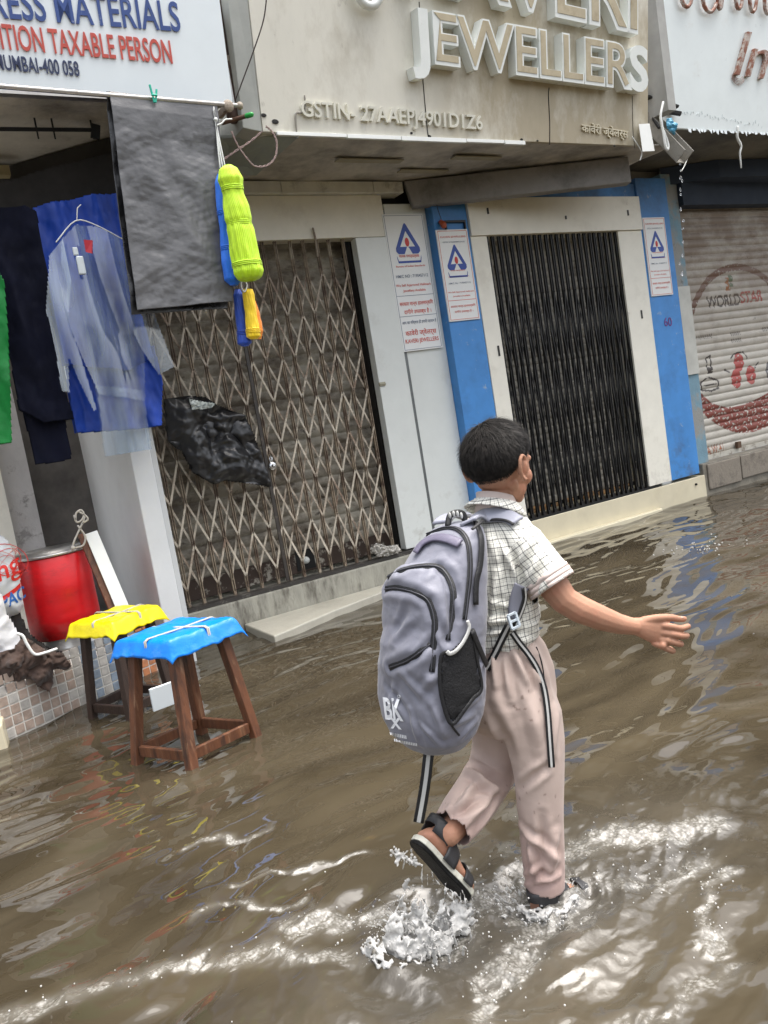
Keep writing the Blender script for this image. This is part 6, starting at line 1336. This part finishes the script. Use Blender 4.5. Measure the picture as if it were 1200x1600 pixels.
for k in range(16):
    x = r3.uniform(650, 735); q = J(x, 1340+(x-640)*.62+r3.uniform(0, 14), 2.06); mb.tube([q, q+np.array([r3.normal()*.01, r3.normal()*.01, -.03-r3.random()*.03])], [.0022, .0012], 5)
for k in range(0):
    a = r3.uniform(0, 6.28); q = lf0+np.array([math.cos(a), math.sin(a), 0])*abs(r3.normal())*.05+tow*r3.uniform(0, .09); mb.ball(q+[0, 0, r3.uniform(0, .012)], (r3.uniform(.006, .014), r3.uniform(.006, .012), r3.uniform(.003, .008)), n=8, m=6)
def curtain(base, top, nu_, nv_, thr, seed, bow):
    B_ = spline([atZ(x, y, -.003) for x, y in base], nu_//(len(base)-1)); T_ = spline([J(x, y, d) for x, y, d in top], nu_//(len(top)-1)); n_ = min(len(B_), len(T_))
    for i in range(n_):
        for j in range(nv_):
            t = j/(nv_-1); s = i/n_; q = B_[i]*(1-t)+T_[i]*t+bow*math.sin(t*math.pi)
            v = mnoise.noise(Vector((s*5+seed, t*2.2, seed)))+.7*mnoise.noise(Vector((s*15+seed, t*6, seed)))+.45*mnoise.noise(Vector((s*38+seed, t*15, seed)))
            if v+thr-.85*t**1.5 < 0: continue
            q = q+np.array([mnoise.noise(Vector((s*9, t*6, seed+k))) for k in (1, 2, 3)])*.016
            mb.ball(q, (.0036+.0026*mnoise.noise(Vector((s*20, t*12, seed+5))))*(1.15-.5*t), n=6, m=5)
bw = tow*.02
curtain([(592, 1496), (628, 1508), (672, 1494), (716, 1466), (748, 1440)], [(628, 1398, 2.03), (652, 1386, 2.06), (684, 1402, 2.08), (712, 1410, 2.09), (742, 1408, 2.10)], 96, 44, .42, 2.3, bw)
curtain([(612, 1462), (640, 1474), (690, 1462), (735, 1438)], [(640, 1372, 2.08), (662, 1384, 2.09), (700, 1404, 2.11), (738, 1404, 2.12)], 90, 36, .25, 7.7, bw*0)
curtain([(570, 1480), (588, 1508), (615, 1528), (660, 1524)], [(590, 1452, 2.02), (606, 1462, 2.0), (632, 1480, 2.0), (660, 1490, 2.0)], 78, 18, .30, 5.1, bw)
curtain([(812, 1424), (840, 1436), (872, 1430), (900, 1408)], [(808, 1408, 2.13), (838, 1416, 2.12), (876, 1410, 2.12), (910, 1390, 2.15)], 78, 14, .22, 9.4, bw*0)
spl = remesh(mb, .0024, 2, .5); V = vget(spl); Nn = vnorm(spl); vset(spl, V+Nn*(.0026*gn(V*85)+.0014*gn(V*200))[:, None])
tag(mesh_obj('splash', spl, spm, None, True), 'water thrown up round both sandals of the boy', 'splash', kind='stuff')
for pts_, w_, _st in FOAM[:6]:
    for k in range(40):
        i = r3.integers(len(pts_)-1); t = r3.random(); x = pts_[i][0]*(1-t)+pts_[i+1][0]*t+r3.normal()*w_*.9; y = pts_[i][1]*(1-t)+pts_[i+1][1]*t+r3.normal()*w_*.9
        drops.ball((x, y, .006+abs(r3.normal())*.012), r3.uniform(.001, .0032), n=6, m=4)
for k in range(150):
    a = r3.uniform(0, 6.28); rr_ = abs(r3.normal())*.25; drops.ball((1.1+math.cos(a)*rr_, 1.68+math.sin(a)*rr_, .01+abs(r3.normal())*.05), r3.uniform(.0012, .0035), n=6, m=4)
tag(drops.build('spray', spm, smooth=True), 'loose drops flying over the foam around the boy', 'spray', kind='stuff')
# raindrop rings where the gutter drips
dr2 = MB(); c0 = atZ(1100, 862, 0)
for k in range(60):
    a = r3.uniform(0, 6.28); rr_ = abs(r3.normal())*.16; dr2.ball((c0[0]+math.cos(a)*rr_, c0[1]+math.sin(a)*rr_, .005+abs(r3.normal())*.03), r3.uniform(.003, .008), n=6, m=4)
tag(dr2.build('drip_splash', spm, smooth=True), 'drops jumping where the gutter water lands', 'splash', kind='stuff')
# ================================================================== CAMERA, LIGHT
cam = bpy.data.cameras.new('camera'); co = bpy.data.objects.new('camera', cam); COL.objects.link(co)
R3 = RW; right = R3[:, 0]; down = R3[:, 1]; fwd = R3[:, 2]
co.matrix_world = Matrix(((right[0], -down[0], -fwd[0], 0), (right[1], -down[1], -fwd[1], 0), (right[2], -down[2], -fwd[2], HC), (0, 0, 0, 1)))
cam.sensor_fit = 'VERTICAL'; cam.sensor_height = 24; cam.lens = 24*FPX/1600; cam.clip_start = .05; cam.clip_end = 500
sc.camera = co
sd = Vector((.25, -.10, 1.2)).normalized(); el = math.asin(sd.z)
sl = bpy.data.lights.new('sun', 'SUN'); sl.energy = 1.2; sl.angle = math.radians(60); sl.color = (1, .965, .91); so = bpy.data.objects.new('sun', sl); COL.objects.link(so); so.rotation_euler = (-sd).to_track_quat('-Z', 'Y').to_euler()
w = bpy.data.worlds.new('World'); sc.world = w; w.use_nodes = True; nt = w.node_tree; sk = nt.nodes.new('ShaderNodeTexSky'); sk.sky_type = 'NISHITA'; sk.sun_disc = False
sk.sun_elevation = el; sk.sun_rotation = math.atan2(sd.x, sd.y); sk.air_density = 1.0; sk.dust_density = 6.0; sk.ozone_density = .3; sk.altitude = 0
hs = nt.nodes.new('ShaderNodeHueSaturation'); hs.inputs['Saturation'].default_value = .38; nt.links.new(sk.outputs[0], hs.inputs['Color']); nt.links.new(hs.outputs[0], nt.nodes['Background'].inputs[0]); nt.nodes['Background'].inputs[1].default_value = .15
sc.view_settings.view_transform = 'Standard'; sc.view_settings.look = 'None'; sc.view_settings.gamma = 1; sc.view_settings.exposure = 1.42; sc.view_settings.use_curve_mapping = False
sc.cycles.max_bounces = 8; sc.cycles.transparent_max_bounces = 16; sc.cycles.caustics_reflective = False; sc.cycles.caustics_refractive = False
sc.cycles.use_denoising = True
